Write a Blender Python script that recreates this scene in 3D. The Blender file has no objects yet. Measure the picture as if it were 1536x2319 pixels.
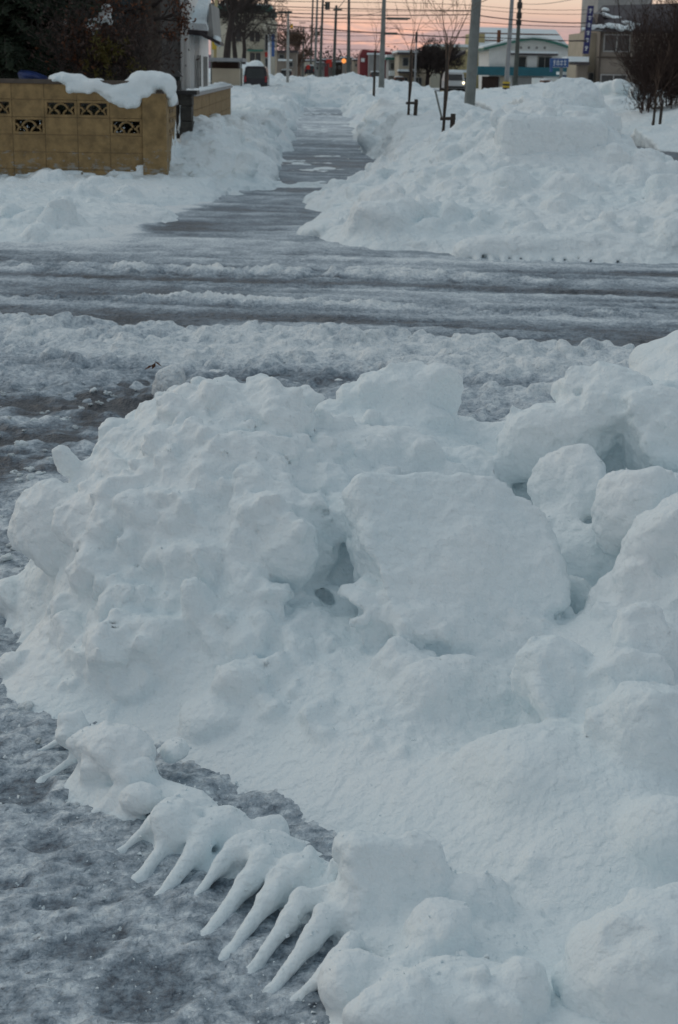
import bpy, math, random, numpy as np
from mathutils import Vector, Matrix, Euler
R = math.radians
sc = bpy.context.scene
COL = sc.collection
FP = 3439.0                      # focal length in pixels of the 1536x2319 photograph
CAMZ = 1.5; PITCH = 16.24; YAW = -1.05; ROLL = 1.0

# ------------------------------------------------------------------ camera
cam = bpy.data.cameras.new('camera'); camo = bpy.data.objects.new('camera', cam); COL.objects.link(camo)
rotm = Matrix.Rotation(R(YAW), 3, 'Z') @ Matrix.Rotation(R(90 - PITCH), 3, 'X') @ Matrix.Rotation(R(ROLL), 3, 'Z')
camo.rotation_euler = rotm.to_euler(); camo.location = (0, 0, CAMZ)
cam.sensor_fit = 'VERTICAL'; cam.sensor_height = 23.6; cam.sensor_width = 15.6
cam.lens = FP / 2319 * 23.6
cam.clip_start = 0.05; cam.clip_end = 5000
cam.dof.use_dof = True; cam.dof.focus_distance = 3.7; cam.dof.aperture_fstop = 8.0
sc.camera = camo
CM = np.array(rotm)

# ------------------------------------------------------------------ world: dusk sky
SUN_EL, SUN_ROT = 18.0, -50.0
w = bpy.data.worlds.new('World'); sc.world = w; w.use_nodes = True
nt = w.node_tree; nt.nodes.clear()
N = nt.nodes.new; L = nt.links.new
wo = N('ShaderNodeOutputWorld'); bg = N('ShaderNodeBackground'); bg2 = N('ShaderNodeBackground'); add = N('ShaderNodeAddShader')
sky = N('ShaderNodeTexSky'); sky.sky_type = 'NISHITA'; sky.sun_disc = False
sky.sun_elevation = R(SUN_EL); sky.sun_rotation = R(SUN_ROT)
L(sky.outputs[0], bg2.inputs[0]); bg2.inputs[1].default_value = 0.018
tc = N('ShaderNodeTexCoord'); sep = N('ShaderNodeSeparateXYZ'); L(tc.outputs['Generated'], sep.inputs[0])
ramp = N('ShaderNodeValToRGB'); L(sep.outputs[2], ramp.inputs[0])
cr = ramp.color_ramp
cr.elements[0].position = 0.0; cr.elements[0].color = (.50, .26, .25, 1)
cr.elements[1].position = 1.0; cr.elements[1].color = (.215, .262, .293, 1)
for p, c in ((.010, (.44, .24, .26)), (.022, (.52, .31, .30)), (.034, (.64, .42, .35)), (.050, (.74, .58, .46)), (.12, (.44, .42, .40)), (.25, (.33, .36, .375)), (.5, (.285, .330, .358))):
    e = cr.elements.new(p); e.color = (*c, 1)
mp = N('ShaderNodeMapping'); L(tc.outputs['Generated'], mp.inputs[0]); mp.inputs['Scale'].default_value = (9, 9, 62)
nz = N('ShaderNodeTexNoise'); L(mp.outputs[0], nz.inputs[0]); nz.inputs['Scale'].default_value = 1.5; nz.inputs['Detail'].default_value = 6; nz.inputs['Roughness'].default_value = .6
nz.inputs['Distortion'].default_value = .6
cl = N('ShaderNodeValToRGB'); L(nz.outputs[0], cl.inputs[0])
cl.color_ramp.elements[0].position = .44; cl.color_ramp.elements[0].color = (.33, .23, .28, 1)
cl.color_ramp.elements[1].position = .62; cl.color_ramp.elements[1].color = (.95, .46, .34, 1)
e = cl.color_ramp.elements.new(.52); e.color = (.50, .30, .31, 1)
band = N('ShaderNodeValToRGB'); L(sep.outputs[2], band.inputs[0])
b = band.color_ramp; b.elements[0].position = 0; b.elements[0].color = (.9,) * 3 + (1,)
b.elements[1].position = .040; b.elements[1].color = (0, 0, 0, 1)
e = b.elements.new(.024); e.color = (.8, .8, .8, 1)
e = b.elements.new(.032); e.color = (.12, .12, .12, 1)
mx = N('ShaderNodeMix'); mx.data_type = 'RGBA'; L(band.outputs[0], mx.inputs[0]); L(ramp.outputs[0], mx.inputs[6]); L(cl.outputs[0], mx.inputs[7])
L(mx.outputs[2], bg.inputs[0]); bg.inputs[1].default_value = 0.80
L(bg.outputs[0], add.inputs[0]); L(bg2.outputs[0], add.inputs[1]); L(add.outputs[0], wo.inputs[0])

sun = bpy.data.lights.new('dusk_light', 'SUN'); sun.energy = 0.42; sun.angle = R(60); sun.color = (1.0, .93, .84)
suno = bpy.data.objects.new('dusk_light', sun); COL.objects.link(suno)
_d = Vector((math.sin(R(SUN_ROT)) * math.cos(R(50)), math.cos(R(SUN_ROT)) * math.cos(R(50)), math.sin(R(50))))
suno.rotation_euler = _d.to_track_quat('Z', 'Y').to_euler()
vs = sc.view_settings; vs.view_transform = 'Standard'; vs.look = 'None'; vs.exposure = 0.34; vs.gamma = 1.0
sc.cycles.use_denoising = True
sc.cycles.max_bounces = 10; sc.cycles.diffuse_bounces = 8; sc.cycles.transmission_bounces = 4; sc.cycles.glossy_bounces = 3
sc.cycles.caustics_reflective = False; sc.cycles.caustics_refractive = False

# ------------------------------------------------------------------ pixel of the photograph -> point in the world
def ray(px, py):
    v = CM @ np.array([(px - 768) / FP, -(py - 1159.5) / FP, -1.0]); return v
def P(px, py, Y):
    v = ray(px, py); t = Y / v[1]; return np.array([v[0] * t, Y, CAMZ + v[2] * t])
def G(px, py, z=0.0):
    v = ray(px, py); t = (z - CAMZ) / v[2]; return np.array([v[0] * t, v[1] * t, z])

# ------------------------------------------------------------------ numpy noise
def _h(ix, iy, iz, s):
    h = (ix.astype(np.uint32) * np.uint32(374761393) + iy.astype(np.uint32) * np.uint32(668265263)
         + iz.astype(np.uint32) * np.uint32(2147483647) + np.uint32((s * 974711 + 12345) & 0xffffffff))
    h = (h ^ (h >> np.uint32(13))) * np.uint32(1274126177)
    h = (h ^ (h >> np.uint32(15))) * np.uint32(2246822519)
    return (h ^ (h >> np.uint32(16))).astype(np.float32) * np.float32(1 / 4294967296.0)
def vnoise(x, y, z, s=0):
    xf = np.floor(x); yf = np.floor(y); zf = np.floor(z)
    xi = xf.astype(np.int64); yi = yf.astype(np.int64); zi = zf.astype(np.int64)
    u = x - xf; v = y - yf; q = z - zf
    u = u * u * u * (u * (u * 6 - 15) + 10); v = v * v * v * (v * (v * 6 - 15) + 10); q = q * q * q * (q * (q * 6 - 15) + 10)
    r = 0
    for a in (0, 1):
        wa = u if a else 1 - u
        for b_ in (0, 1):
            wb = v if b_ else 1 - v
            for c in (0, 1):
                wc = q if c else 1 - q
                r = r + wa * wb * wc * _h(xi + a, yi + b_, zi + c, s)
    return r * 2 - 1
def fbm(x, y, z, sc_, oct_=4, s=0, gain=.5):
    r = 0; a = 1.0; f = 1.0 / sc_
    for o in range(oct_):
        c, d = math.cos(.6 + o), math.sin(.6 + o)
        r = r + a * vnoise((c * x - d * y) * f + 7.3 * o, (d * x + c * y) * f + 3.1 * o, z * f + 1.7 * o, s + o); a *= gain; f *= 2.03
    return r
def worley(x, y, z, sc_, s=0):
    x = x / sc_; y = y / sc_; z = z / sc_
    xi = np.floor(x).astype(np.int64); yi = np.floor(y).astype(np.int64); zi = np.floor(z).astype(np.int64)
    best = np.full(x.shape, 9.0, np.float32)
    flat = not np.any(z)
    for a in (-1, 0, 1):
        for b_ in (-1, 0, 1):
            for c in ((0,) if flat else (-1, 0, 1)):
                X = xi + a; Y = yi + b_; Z = zi + c
                dx = X + _h(X, Y, Z, s) - x; dy = Y + _h(X, Y, Z, s + 1) - y
                dz = 0 if flat else Z + _h(X, Y, Z, s + 2) - z
                best = np.minimum(best, (dx * dx + dy * dy + dz * dz).astype(np.float32))
    return np.sqrt(best)
def sstep(a, b_, x):
    t = np.clip((x - a) / (b_ - a), 0, 1); return t * t * (3 - 2 * t)

# ------------------------------------------------------------------ materials
MATS = {}
def nodes_of(name):
    m = bpy.data.materials.new(name); m.use_nodes = True; n = m.node_tree; n.nodes.clear()
    out = n.nodes.new('ShaderNodeOutputMaterial'); bs = n.nodes.new('ShaderNodeBsdfPrincipled'); n.links.new(bs.outputs[0], out.inputs[0])
    MATS[name] = m
    return m, n, bs, out
def bumpnoise(n, bs, scales, coord='Object'):
    t = n.nodes.new('ShaderNodeTexCoord'); prev = None
    for sc_, st, dist, det in scales:
        z = n.nodes.new('ShaderNodeTexNoise'); z.inputs['Scale'].default_value = sc_; z.inputs['Detail'].default_value = det
        n.links.new(t.outputs[coord], z.inputs[0])
        b_ = n.nodes.new('ShaderNodeBump'); b_.inputs['Strength'].default_value = st; b_.inputs['Distance'].default_value = dist
        n.links.new(z.outputs[0], b_.inputs['Height'])
        if prev: n.links.new(prev.outputs[0], b_.inputs['Normal'])
        prev = b_
    n.links.new(prev.outputs[0], bs.inputs['Normal'])
    return t
def mat_snow(name, near, sss=.06):
    m, n, bs, out = nodes_of(name)
    t = bumpnoise(n, bs, [(45, 1.0, .010, 9), (14, .6, .012, 5)] if near else [(7, .9, .10, 8)])
    z = n.nodes.new('ShaderNodeTexNoise'); z.inputs['Scale'].default_value = 2.2 if near else .9; z.inputs['Detail'].default_value = 5; n.links.new(t.outputs['Object'], z.inputs[0])
    r = n.nodes.new('ShaderNodeValToRGB'); n.links.new(z.outputs[0], r.inputs[0])
    r.color_ramp.elements[0].position = .35; r.color_ramp.elements[0].color = (.775, .862, .892, 1)
    r.color_ramp.elements[1].position = .68; r.color_ramp.elements[1].color = (.835, .885, .90, 1)
    n.links.new(r.outputs[0], bs.inputs['Base Color'])
    bs.inputs['Roughness'].default_value = .55; bs.inputs['Specular IOR Level'].default_value = .25
    if sss:
        bs.subsurface_method = 'RANDOM_WALK'
        bs.inputs['Subsurface Weight'].default_value = 1.0
        bs.inputs['Subsurface Radius'].default_value = (.9, .95, 1.0)
        bs.inputs['Subsurface Scale'].default_value = sss
    return m
mat_snow('snow_near', True, 0); mat_snow('snow_far', False, 0)

def simple(name, col, rough=.6, var=.25, scale=6, bump=(20, .3, .01, 4), metallic=0, emit=None, col2=None):
    m, n, bs, out = nodes_of(name)
    t = bumpnoise(n, bs, [bump])
    z = n.nodes.new('ShaderNodeTexNoise'); z.inputs['Scale'].default_value = scale; z.inputs['Detail'].default_value = 6; z.inputs['Roughness'].default_value = .65
    n.links.new(t.outputs['Object'], z.inputs[0])
    r = n.nodes.new('ShaderNodeValToRGB'); n.links.new(z.outputs[0], r.inputs[0])
    c2 = col2 or tuple(c * (1 - var) for c in col)
    r.color_ramp.elements[0].position = .36; r.color_ramp.elements[0].color = (*c2, 1)
    r.color_ramp.elements[1].position = .64; r.color_ramp.elements[1].color = (*(col if col2 else tuple(c * (1 + var * .4) for c in col)), 1)
    n.links.new(r.outputs[0], bs.inputs['Base Color'])
    bs.inputs['Roughness'].default_value = rough; bs.inputs['Metallic'].default_value = metallic
    if emit:
        bs.inputs['Emission Color'].default_value = (*emit[0], 1); bs.inputs['Emission Strength'].default_value = emit[1]
    return m
# slush on asphalt: how much snow covers it comes from a vertex attribute of the mesh ('cover')
m, n, bs, out = nodes_of('slush')
t = bumpnoise(n, bs, [(70, 1.0, .014, 8), (20, .8, .03, 6)])
at = n.nodes.new('ShaderNodeAttribute'); at.attribute_name = 'cover'
z = n.nodes.new('ShaderNodeTexNoise'); z.inputs['Scale'].default_value = 38; z.inputs['Detail'].default_value = 10; z.inputs['Roughness'].default_value = .78; n.links.new(t.outputs['Object'], z.inputs[0])
ma = n.nodes.new('ShaderNodeMath'); ma.operation = 'MULTIPLY_ADD'; n.links.new(z.outputs[0], ma.inputs[0]); ma.inputs[1].default_value = 1.5; ma.inputs[2].default_value = -.75
mb = n.nodes.new('ShaderNodeMath'); mb.operation = 'ADD'; n.links.new(ma.outputs[0], mb.inputs[0]); n.links.new(at.outputs['Fac'], mb.inputs[1]); mb.use_clamp = True
r = n.nodes.new('ShaderNodeValToRGB'); n.links.new(mb.outputs[0], r.inputs[0]); c = r.color_ramp
c.elements[0].position = .02; c.elements[0].color = (.045, .052, .062, 1)
c.elements[1].position = .98; c.elements[1].color = (.84, .885, .90, 1)
for p, q in ((.22, (.115, .14, .17)), (.42, (.25, .305, .355)), (.65, (.48, .545, .60)), (.82, (.70, .765, .80))):
    e = c.elements.new(p); e.color = (*q, 1)
n.links.new(r.outputs[0], bs.inputs['Base Color'])
mr = n.nodes.new('ShaderNodeMapRange'); n.links.new(mb.outputs[0], mr.inputs[0]); mr.inputs[1].default_value = 0; mr.inputs[2].default_value = .45; mr.inputs[3].default_value = .28; mr.inputs[4].default_value = .65
n.links.new(mr.outputs[0], bs.inputs['Roughness']); bs.inputs['Specular IOR Level'].default_value = .35

# ------------------------------------------------------------------ object helpers
def tag(o, label=None, cat=None, group=None, kind=None):
    if label: o['label'] = label
    if cat: o['category'] = cat
    if group: o['group'] = group
    if kind: o['kind'] = kind
    return o
def mesh_np(name, verts, faces, mat, parent=None, smooth=True, attr=None):
    me = bpy.data.meshes.new(name)
    verts = np.asarray(verts, np.float32); faces = np.asarray(faces, np.int32)
    me.vertices.add(len(verts)); me.vertices.foreach_set('co', verts.ravel())
    k = faces.shape[1]
    me.loops.add(faces.size); me.loops.foreach_set('vertex_index', faces.ravel())
    me.polygons.add(len(faces)); me.polygons.foreach_set('loop_start', np.arange(0, faces.size, k, dtype=np.int32)); me.polygons.foreach_set('loop_total', np.full(len(faces), k, np.int32))
    me.polygons.foreach_set('use_smooth', np.full(len(faces), smooth))
    me.update(calc_edges=True)
    if attr is not None:
        a = me.attributes.new('cover', 'FLOAT', 'POINT'); a.data.foreach_set('value', np.asarray(attr, np.float32))
    if mat: me.materials.append(MATS[mat])
    o = bpy.data.objects.new(name, me); COL.objects.link(o)
    if parent: o.parent = parent
    return o

# ------------------------------------------------------------------ solid snow: a distance field on a grid, meshed by surface nets
class Solid:
    def __init__(s, lo, hi, vox):
        s.lo = np.array(lo, float); s.v = vox
        s.n = np.ceil((np.array(hi) - s.lo) / vox).astype(int) + 1
        s.x = (s.lo[0] + vox * np.arange(s.n[0])).astype(np.float32); s.y = (s.lo[1] + vox * np.arange(s.n[1])).astype(np.float32); s.z = (s.lo[2] + vox * np.arange(s.n[2])).astype(np.float32)
        s.F = np.full(s.n, 1.0, np.float32)
    def field(s, pts, extra=None, rmax=None):
        A = np.array(pts, float)
        xy = A[:, :2]; hz = A[:, 2]
        D = np.sqrt(((xy[:, None] - xy[None]) ** 2).sum(2) + 1e-4)
        n_ = len(A); K = np.zeros((n_ + 1, n_ + 1)); K[:n_, :n_] = D - np.eye(n_) * .01; K[:n_, n_] = 1; K[n_, :n_] = 1
        wv = np.linalg.solve(K, np.append(hz, 0))
        X, Y = np.meshgrid(s.x, s.y, indexing='ij'); h = np.full(X.shape, wv[-1])
        for i in range(n_): h += wv[i] * np.sqrt((X - xy[i, 0]) ** 2 + (Y - xy[i, 1]) ** 2 + 1e-4)
        if extra is not None: h = extra(X, Y, h)
        s.H = h.astype(np.float32)
        gx, gy = np.gradient(s.H, s.v)
        k = 1 / np.sqrt(1 + gx ** 2 + gy ** 2)
        s.F = np.minimum(s.F, ((s.z[None, None, :] - s.H[..., None]) * k[..., None]).astype(np.float32))
    def hat(s, x, y):
        i = int(np.clip((x - s.lo[0]) / s.v, 0, s.n[0] - 1)); j = int(np.clip((y - s.lo[1]) / s.v, 0, s.n[1] - 1)); return float(s.H[i, j])
    def retop(s):
        ins = s.F < 0; idx = s.n[2] - 1 - np.argmax(ins[:, :, ::-1], axis=2)
        s.H = np.where(ins.any(2), s.z[idx], -1).astype(np.float32)
    def _win(s, c, r):
        a = np.maximum(((np.array(c) - r - s.lo) / s.v).astype(int), 0); b_ = np.minimum(((np.array(c) + r - s.lo) / s.v).astype(int) + 2, s.n)
        return a, b_
    def apply(s, a, b_, d, k, sub=False):
        sl = (slice(a[0], b_[0]), slice(a[1], b_[1]), slice(a[2], b_[2])); f = s.F[sl]
        if sub: d = -d; f2 = -f; d2 = -d; h = np.clip(.5 + .5 * (f2 - d2) / k, 0, 1); s.F[sl] = -((f2 * (1 - h) + d2 * h) - k * h * (1 - h)); return
        h = np.clip(.5 + .5 * (f - d) / k, 0, 1); s.F[sl] = (f * (1 - h) + d * h) - k * h * (1 - h)
    def local(s, a, b_, c):
        return np.meshgrid(s.x[a[0]:b_[0]] - c[0], s.y[a[1]:b_[1]] - c[1], s.z[a[2]:b_[2]] - c[2], indexing='ij')
    def blob(s, c, r, rot=None, k=.012, cuts=0, rng=None, sub=False, box=False, cutd=.55):
        r = np.array(r, float); rm = float(r.max()) * (1.5 if box else 1.05) + k + s.v * 2
        a, b_ = s._win(c, rm)
        if np.any(b_ - a < 2): return
        X, Y, Z = s.local(a, b_, c)
        M = np.array(rot.to_matrix()) if rot else np.eye(3)
        u = M[0, 0] * X + M[1, 0] * Y + M[2, 0] * Z; v = M[0, 1] * X + M[1, 1] * Y + M[2, 1] * Z; q = M[0, 2] * X + M[1, 2] * Y + M[2, 2] * Z
        if box:
            e = float(r.min()) * .45
            qx = np.abs(u) - r[0] + e; qy = np.abs(v) - r[1] + e; qz = np.abs(q) - r[2] + e
            d = np.sqrt(np.maximum(qx, 0) ** 2 + np.maximum(qy, 0) ** 2 + np.maximum(qz, 0) ** 2) + np.minimum(np.maximum(qx, np.maximum(qy, qz)), 0) - e
        else:
            l = np.sqrt((u / r[0]) ** 2 + (v / r[1]) ** 2 + (q / r[2]) ** 2) + 1e-6
            g = np.sqrt((u / r[0] ** 2) ** 2 + (v / r[1] ** 2) ** 2 + (q / r[2] ** 2) ** 2) + 1e-6
            d = l * (l - 1) / g
        for i in range(cuts):
            nrm = rng.normal(size=3); nrm /= np.linalg.norm(nrm); rr = np.sqrt(((nrm @ M) ** 2 * r ** 2).sum())
            pl = nrm[0] * X + nrm[1] * Y + nrm[2] * Z - rr * rng.uniform(cutd, cutd + .25)
            h = np.clip(.5 + .5 * (d - pl) / k, 0, 1); d = d * h + pl * (1 - h) + k * h * (1 - h)
        s.apply(a, b_, d.astype(np.float32), k, sub)
    def caps(s, p0, p1, r0, r1, k=.02, sub=False, flat=1.0):
        p0 = np.array(p0, float); p1 = np.array(p1, float); c = (p0 + p1) / 2
        rm = np.abs(p1 - p0) / 2 + max(r0, r1) + k + 2 * s.v; a, b_ = s._win(c, rm)
        if np.any(b_ - a < 2): return
        X, Y, Z = s.local(a, b_, p0); w_ = p1 - p0; L2 = (w_ ** 2).sum()
        t_ = np.clip((X * w_[0] + Y * w_[1] + Z * w_[2]) / L2, 0, 1)
        d = np.sqrt((X - t_ * w_[0]) ** 2 + (Y - t_ * w_[1]) ** 2 + ((Z - t_ * w_[2]) / flat) ** 2) - (r0 + (r1 - r0) * t_)
        s.apply(a, b_, d.astype(np.float32), k, sub)
    def noise(s, fn, bandw):
        idx = np.nonzero(np.abs(s.F) < bandw)
        s.F[idx] += fn(s.x[idx[0]], s.y[idx[1]], s.z[idx[2]]).astype(np.float32)
    def inter(s, c, r, rot):
        X, Y, Z = np.meshgrid(s.x - c[0], s.y - c[1], s.z - c[2], indexing='ij'); M = np.array(rot.to_matrix())
        u = M[0, 0] * X + M[1, 0] * Y + M[2, 0] * Z; v = M[0, 1] * X + M[1, 1] * Y + M[2, 1] * Z; q = M[0, 2] * X + M[1, 2] * Y + M[2, 2] * Z
        l = np.sqrt((u / r[0]) ** 2 + (v / r[1]) ** 2 + (q / r[2]) ** 2) + 1e-6
        g = np.sqrt((u / r[0] ** 2) ** 2 + (v / r[1] ** 2) ** 2 + (q / r[2] ** 2) ** 2) + 1e-6
        s.F = np.maximum(s.F, (l * (l - 1) / g).astype(np.float32))
    def mesh(s, name, mat, parent=None, fine=None, smooth=1, floor=None):
        F = s.F
        F[0] = F[-1] = 1; F[:, 0] = F[:, -1] = 1; F[:, :, 0] = F[:, :, -1] = 1
        S = F < 0
        nx, ny, nz_ = [int(q) for q in s.n]
        cs = S[:-1, :-1, :-1].astype(np.int8)
        tot = np.zeros(cs.shape, np.int8)
        for a in (0, 1):
            for b_ in (0, 1):
                for c in (0, 1): tot += S[a:nx - 1 + a, b_:ny - 1 + b_, c:nz_ - 1 + c]
        act = (tot > 0) & (tot < 8)
        ci, cj, ck = np.nonzero(act); nv = len(ci)
        vid = np.full(act.shape, -1, np.int32); vid[act] = np.arange(nv)
        vals = {}
        for a in (0, 1):
            for b_ in (0, 1):
                for c in (0, 1): vals[a, b_, c] = F[ci + a, cj + b_, ck + c]
        acc = np.zeros((nv, 3)); cnt = np.zeros(nv)
        cor = list(vals)
        for p in cor:
            for ax in range(3):
                if p[ax]: continue
                q = list(p); q[ax] = 1; q = tuple(q); f0 = vals[p]; f1 = vals[q]; mk = (f0 < 0) != (f1 < 0)
                t_ = np.where(mk, f0 / np.where(mk, f0 - f1, 1), 0)
                for d in range(3): acc[:, d] += np.where(mk, p[d] + (t_ if d == ax else 0), 0)
                cnt += mk
        V = acc / cnt[:, None] + np.stack([ci, cj, ck], 1)
        V = s.lo + V * s.v
        quads = []
        for ax in range(3):
            sl0 = [slice(1, -1)] * 3; sl1 = [slice(1, -1)] * 3
            sl0[ax] = slice(0, -1); sl1[ax] = slice(1, None)
            A = S[tuple(sl0)]; B = S[tuple(sl1)]
            for fl in (False, True):
                e = (A & ~B) if not fl else (~A & B)
                i, j, k = np.nonzero(e); off = [1, 1, 1]; off[ax] = 0
                i = i + off[0]; j = j + off[1]; k = k + off[2]
                o1, o2 = [(1, 2), (2, 0), (0, 1)][ax]
                def cell(d1, d2):
                    q = [i, j, k]; q[o1] = q[o1] - d1; q[o2] = q[o2] - d2; return vid[q[0], q[1], q[2]]
                qd = np.stack([cell(1, 1), cell(0, 1), cell(0, 0), cell(1, 0)], 1)
                quads.append(qd if not fl else qd[:, ::-1])
        Q = np.concatenate(quads)
        for it in range(smooth):
            sm = np.zeros_like(V); ct = np.zeros(nv)
            for a in range(4):
                b_ = (a + 1) % 4
                for d in range(3):
                    sm[:, d] += np.bincount(Q[:, a], V[Q[:, b_], d], nv) + np.bincount(Q[:, b_], V[Q[:, a], d], nv)
                ct += np.bincount(Q[:, a], minlength=nv) + np.bincount(Q[:, b_], minlength=nv)
            V = V * .5 + .5 * sm / np.maximum(ct, 1)[:, None]
        if floor is not None: keep = V[:, 2] > floor; Q = Q[keep[Q].any(1)]; used = np.unique(Q); mp_ = np.full(nv, -1); mp_[used] = np.arange(len(used)); V = V[used]; Q = mp_[Q]; nv = len(V)
        if fine is not None:
            nrm = np.zeros_like(V); fn = np.cross(V[Q[:, 2]] - V[Q[:, 0]], V[Q[:, 3]] - V[Q[:, 1]])
            for a in range(4):
                for d in range(3): nrm[:, d] += np.bincount(Q[:, a], fn[:, d], nv)
            nrm /= np.linalg.norm(nrm, axis=1)[:, None] + 1e-12
            V = V + nrm * fine(V[:, 0], V[:, 1], V[:, 2])[:, None]
        print(name, 'verts', nv, 'faces', len(Q))
        return mesh_np(name, V, Q, mat, parent)
def lin_w(src, v, t):
    f = (t - src[0]) / v; i = np.clip(np.floor(f).astype(int), 0, len(src) - 2); return i, (f - i).astype(np.float32)
def weld(dst, src, gap=.005, k=.04):
    # fillet dst against src: dst also follows src a few millimetres under its surface
    lo = np.maximum(src.lo + 2 * src.v, dst.lo); hi = np.minimum(np.array([src.x[-3], src.y[-3], src.z[-3]]), np.array([dst.x[-1], dst.y[-1], dst.z[-1]]))
    a = np.ceil((lo - dst.lo) / dst.v).astype(int); b_ = np.floor((hi - dst.lo) / dst.v).astype(int)
    ax = [dst.x[a[0]:b_[0]], dst.y[a[1]:b_[1]], dst.z[a[2]:b_[2]]]; g = src.F
    for d, (s_, t_) in enumerate(zip((src.x, src.y, src.z), ax)):
        i, f = lin_w(s_, src.v, t_); sh = [1, 1, 1]; sh[d] = len(t_); f = f.reshape(sh); g = np.take(g, i, d) * (1 - f) + np.take(g, i + 1, d) * f
    dst.apply(a, b_, g + gap, k)
def rot3(rng): return Euler(tuple(rng.uniform(0, 6.28, 3)))
# ================================================================== GROUND: one tensor grid, split by faces into ground, road, path, pavement
def prog(a, b_, step, ratio):
    o = [a]
    while abs(o[-1]) < abs(b_) if b_ * a >= 0 else o[-1] < b_:
        o.append(o[-1] + math.copysign(max(step, abs(o[-1]) * ratio), b_ - a))
    return o
xs = list(np.arange(-1.7, 2.0, .009))
r_ = [xs[-1]]; st = .009
while r_[-1] < 900: st *= 1.035; r_.append(r_[-1] + st)
l_ = [xs[0]]; st = .009
while l_[-1] > -900: st *= 1.035; l_.append(l_[-1] - st)
gx_ = np.array(l_[::-1][:-1] + xs + r_[1:])
ys = [1.7]
while ys[-1] < 60: ys.append(ys[-1] * 1.0036)
while ys[-1] < 2600: ys.append(ys[-1] * 1.06)
gy_ = np.array([-60, -30, -12, -5, -2, 0, 1, 1.4] + ys)
GX, GY = np.meshgrid(gx_, gy_, indexing='ij')
def ground_fn(X, Y):
    Z0 = np.zeros_like(X)
    s = Y + .10 * X
    n1 = fbm(X, Y, Z0, .9, 4, 5); n2 = fbm(X, Y, Z0, .16, 4, 6); ns = fbm(X * .22, s, Z0, .30, 5, 7); ns2 = fbm(X * .12, s, Z0, .12, 4, 8)
    lump = 1 - worley(X, Y, Z0, .085, 11); lump2 = 1 - worley(X * .8 + .01 * n2, Y + .01 * n1, Z0, .04, 13); lump3 = 1 - worley(X, Y, Z0, .2, 17)
    n4 = fbm(X * .7, Y, Z0, .055, 5, 9, .62); sg = Y + .18 * X + .4
    near = 1 - sstep(5.0, 5.8, Y)
    street = sstep(8.8, 9.3, sg) * (1 - sstep(12.4, 13.2, s - .6 * sstep(.8, 1.4, X)))
    beyond = sstep(12.4, 13.2, s - .6 * sstep(.8, 1.4, X))
    # near corner: trodden slush
    n4 = fbm(X * .7, Y, Z0, .055, 5, 9, .62)
    cov_n = .61 + .03 * n2 + .03 * n1 + .05 * (lump - .55) + .11 * fbm(X * .7, Y, Z0, .032, 4, 19, .7) + .10 * (lump2 - .6) + .16 * fbm(X * .6, Y, Z0, .02, 2, 12)
    h_n = .008 + .003 * n1 + .004 * n2 + .004 * np.clip(lump - .4, 0, 1) + .004 * lump2 + .007 * n4 + .006 * np.abs(fbm(X, Y, Z0, .03, 3, 14))
    # glossy bare patches of ice
    for (px, py, rx, ry) in ((330, 2250, .085, .10), (180, 2150, .07, .05), (110, 1920, .06, .055), (60, 1800, .06, .08), (120, 2060, .05, .03), (20, 2010, .05, .03), (250, 2120, .05, .04)):
        c = G(px, py, 0); d = ((X - c[0]) / rx) ** 2 + ((Y - c[1]) / ry) ** 2 + .5 * n2
        k = 1 - sstep(.6, 1.25, d); cov_n = cov_n * (1 - k) + k * .33; h_n = h_n * (1 - k) + k * .003
    # dark strip with scattered lumps (gutter)
    g = sstep(4.9, 5.5, Y + .25 * (X + 1) + .3 * n1) * (1 - sstep(8.9, 9.1, sg))
    cov_g = .14 + .38 * np.clip(n2 + .8 * n1, -.6, 1) + .22 * fbm(X * .5, Y, Z0, .06, 3, 10) + .75 * np.clip(lump3 - .52, 0, 1) + .2 * ns
    h_g = .008 + .05 * np.clip(lump3 - .5, 0, 1) + .03 * np.clip(lump - .45, 0, 1) * np.clip(.6 + n2, 0, 1) + .006 * n2
    rt = sstep(-.5, .4, X + .3 * n1); cov_g = cov_g + .34 * rt
    # street: streaks left by tyres
    def ridge(c, wd): return np.exp(-((s - c) / wd) ** 2)
    cov_s = .47 + .17 * ns + .13 * ns2 + .10 * n2
    cov_s = cov_s + .46 * ridge(11.55 + .12 * n1, .30) * (1 - .65 * sstep(.2, 2.2, X)) * (.75 + .6 * n2) + .42 * ridge(9.95 + .08 * n1, .15) * (.7 + .7 * n1) - .14 * ridge(9.1, .45) + .22 * ridge(12.6, .35) + .22 * ridge(10.75, .10) - .30 * ridge(11.02, .13) - .22 * ridge(8.7, .22) - .12 * ridge(11.3, .08) + .16 * ridge(9.65, .08) - .32 * ridge(12.05, .16) * sstep(1.0, 1.5, X)
    cov_s = cov_s - .10 * sstep(1.0, 2.4, X)
    h_s = .012 + .010 * ns2 + .030 * ridge(11.55 + .12 * n1, .25) * (.6 + 1.1 * n2 + .5 * n4) * (1 - .7 * sstep(.2, 2.2, X)) + .022 * ridge(9.95 + .08 * n1, .13) * (.6 + n1 + .8 * n4) + .006 * n4
    # path and the crossing in front of it
    band_ = .5 + .5 * np.sin(Y * 1.15 + 1.1 * n1 + .5 * np.sin(Y * .37))
    cov_p = .45 + .20 * ns + .12 * n2 + .16 * band_ * sstep(26, 30, Y) - .16 * np.exp(-((Y - 26) / 2.6) ** 2) - .08 * np.exp(-((Y - 20) / 1.3) ** 2) + .26 * (1 - sstep(13.2, 15.5, Y)) - .26 * np.exp(-((Y - 14.8) / .8) ** 2) * (1 - sstep(-1.3, -.6, X)) + .8 * sstep(61, 68, Y + 2 * n1) + .18 * sstep(30, 42, Y) - .22 * np.exp(-((Y - 55) / 4.) ** 2)
    h_p = .02 + .012 * ns + .008 * lump
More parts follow.
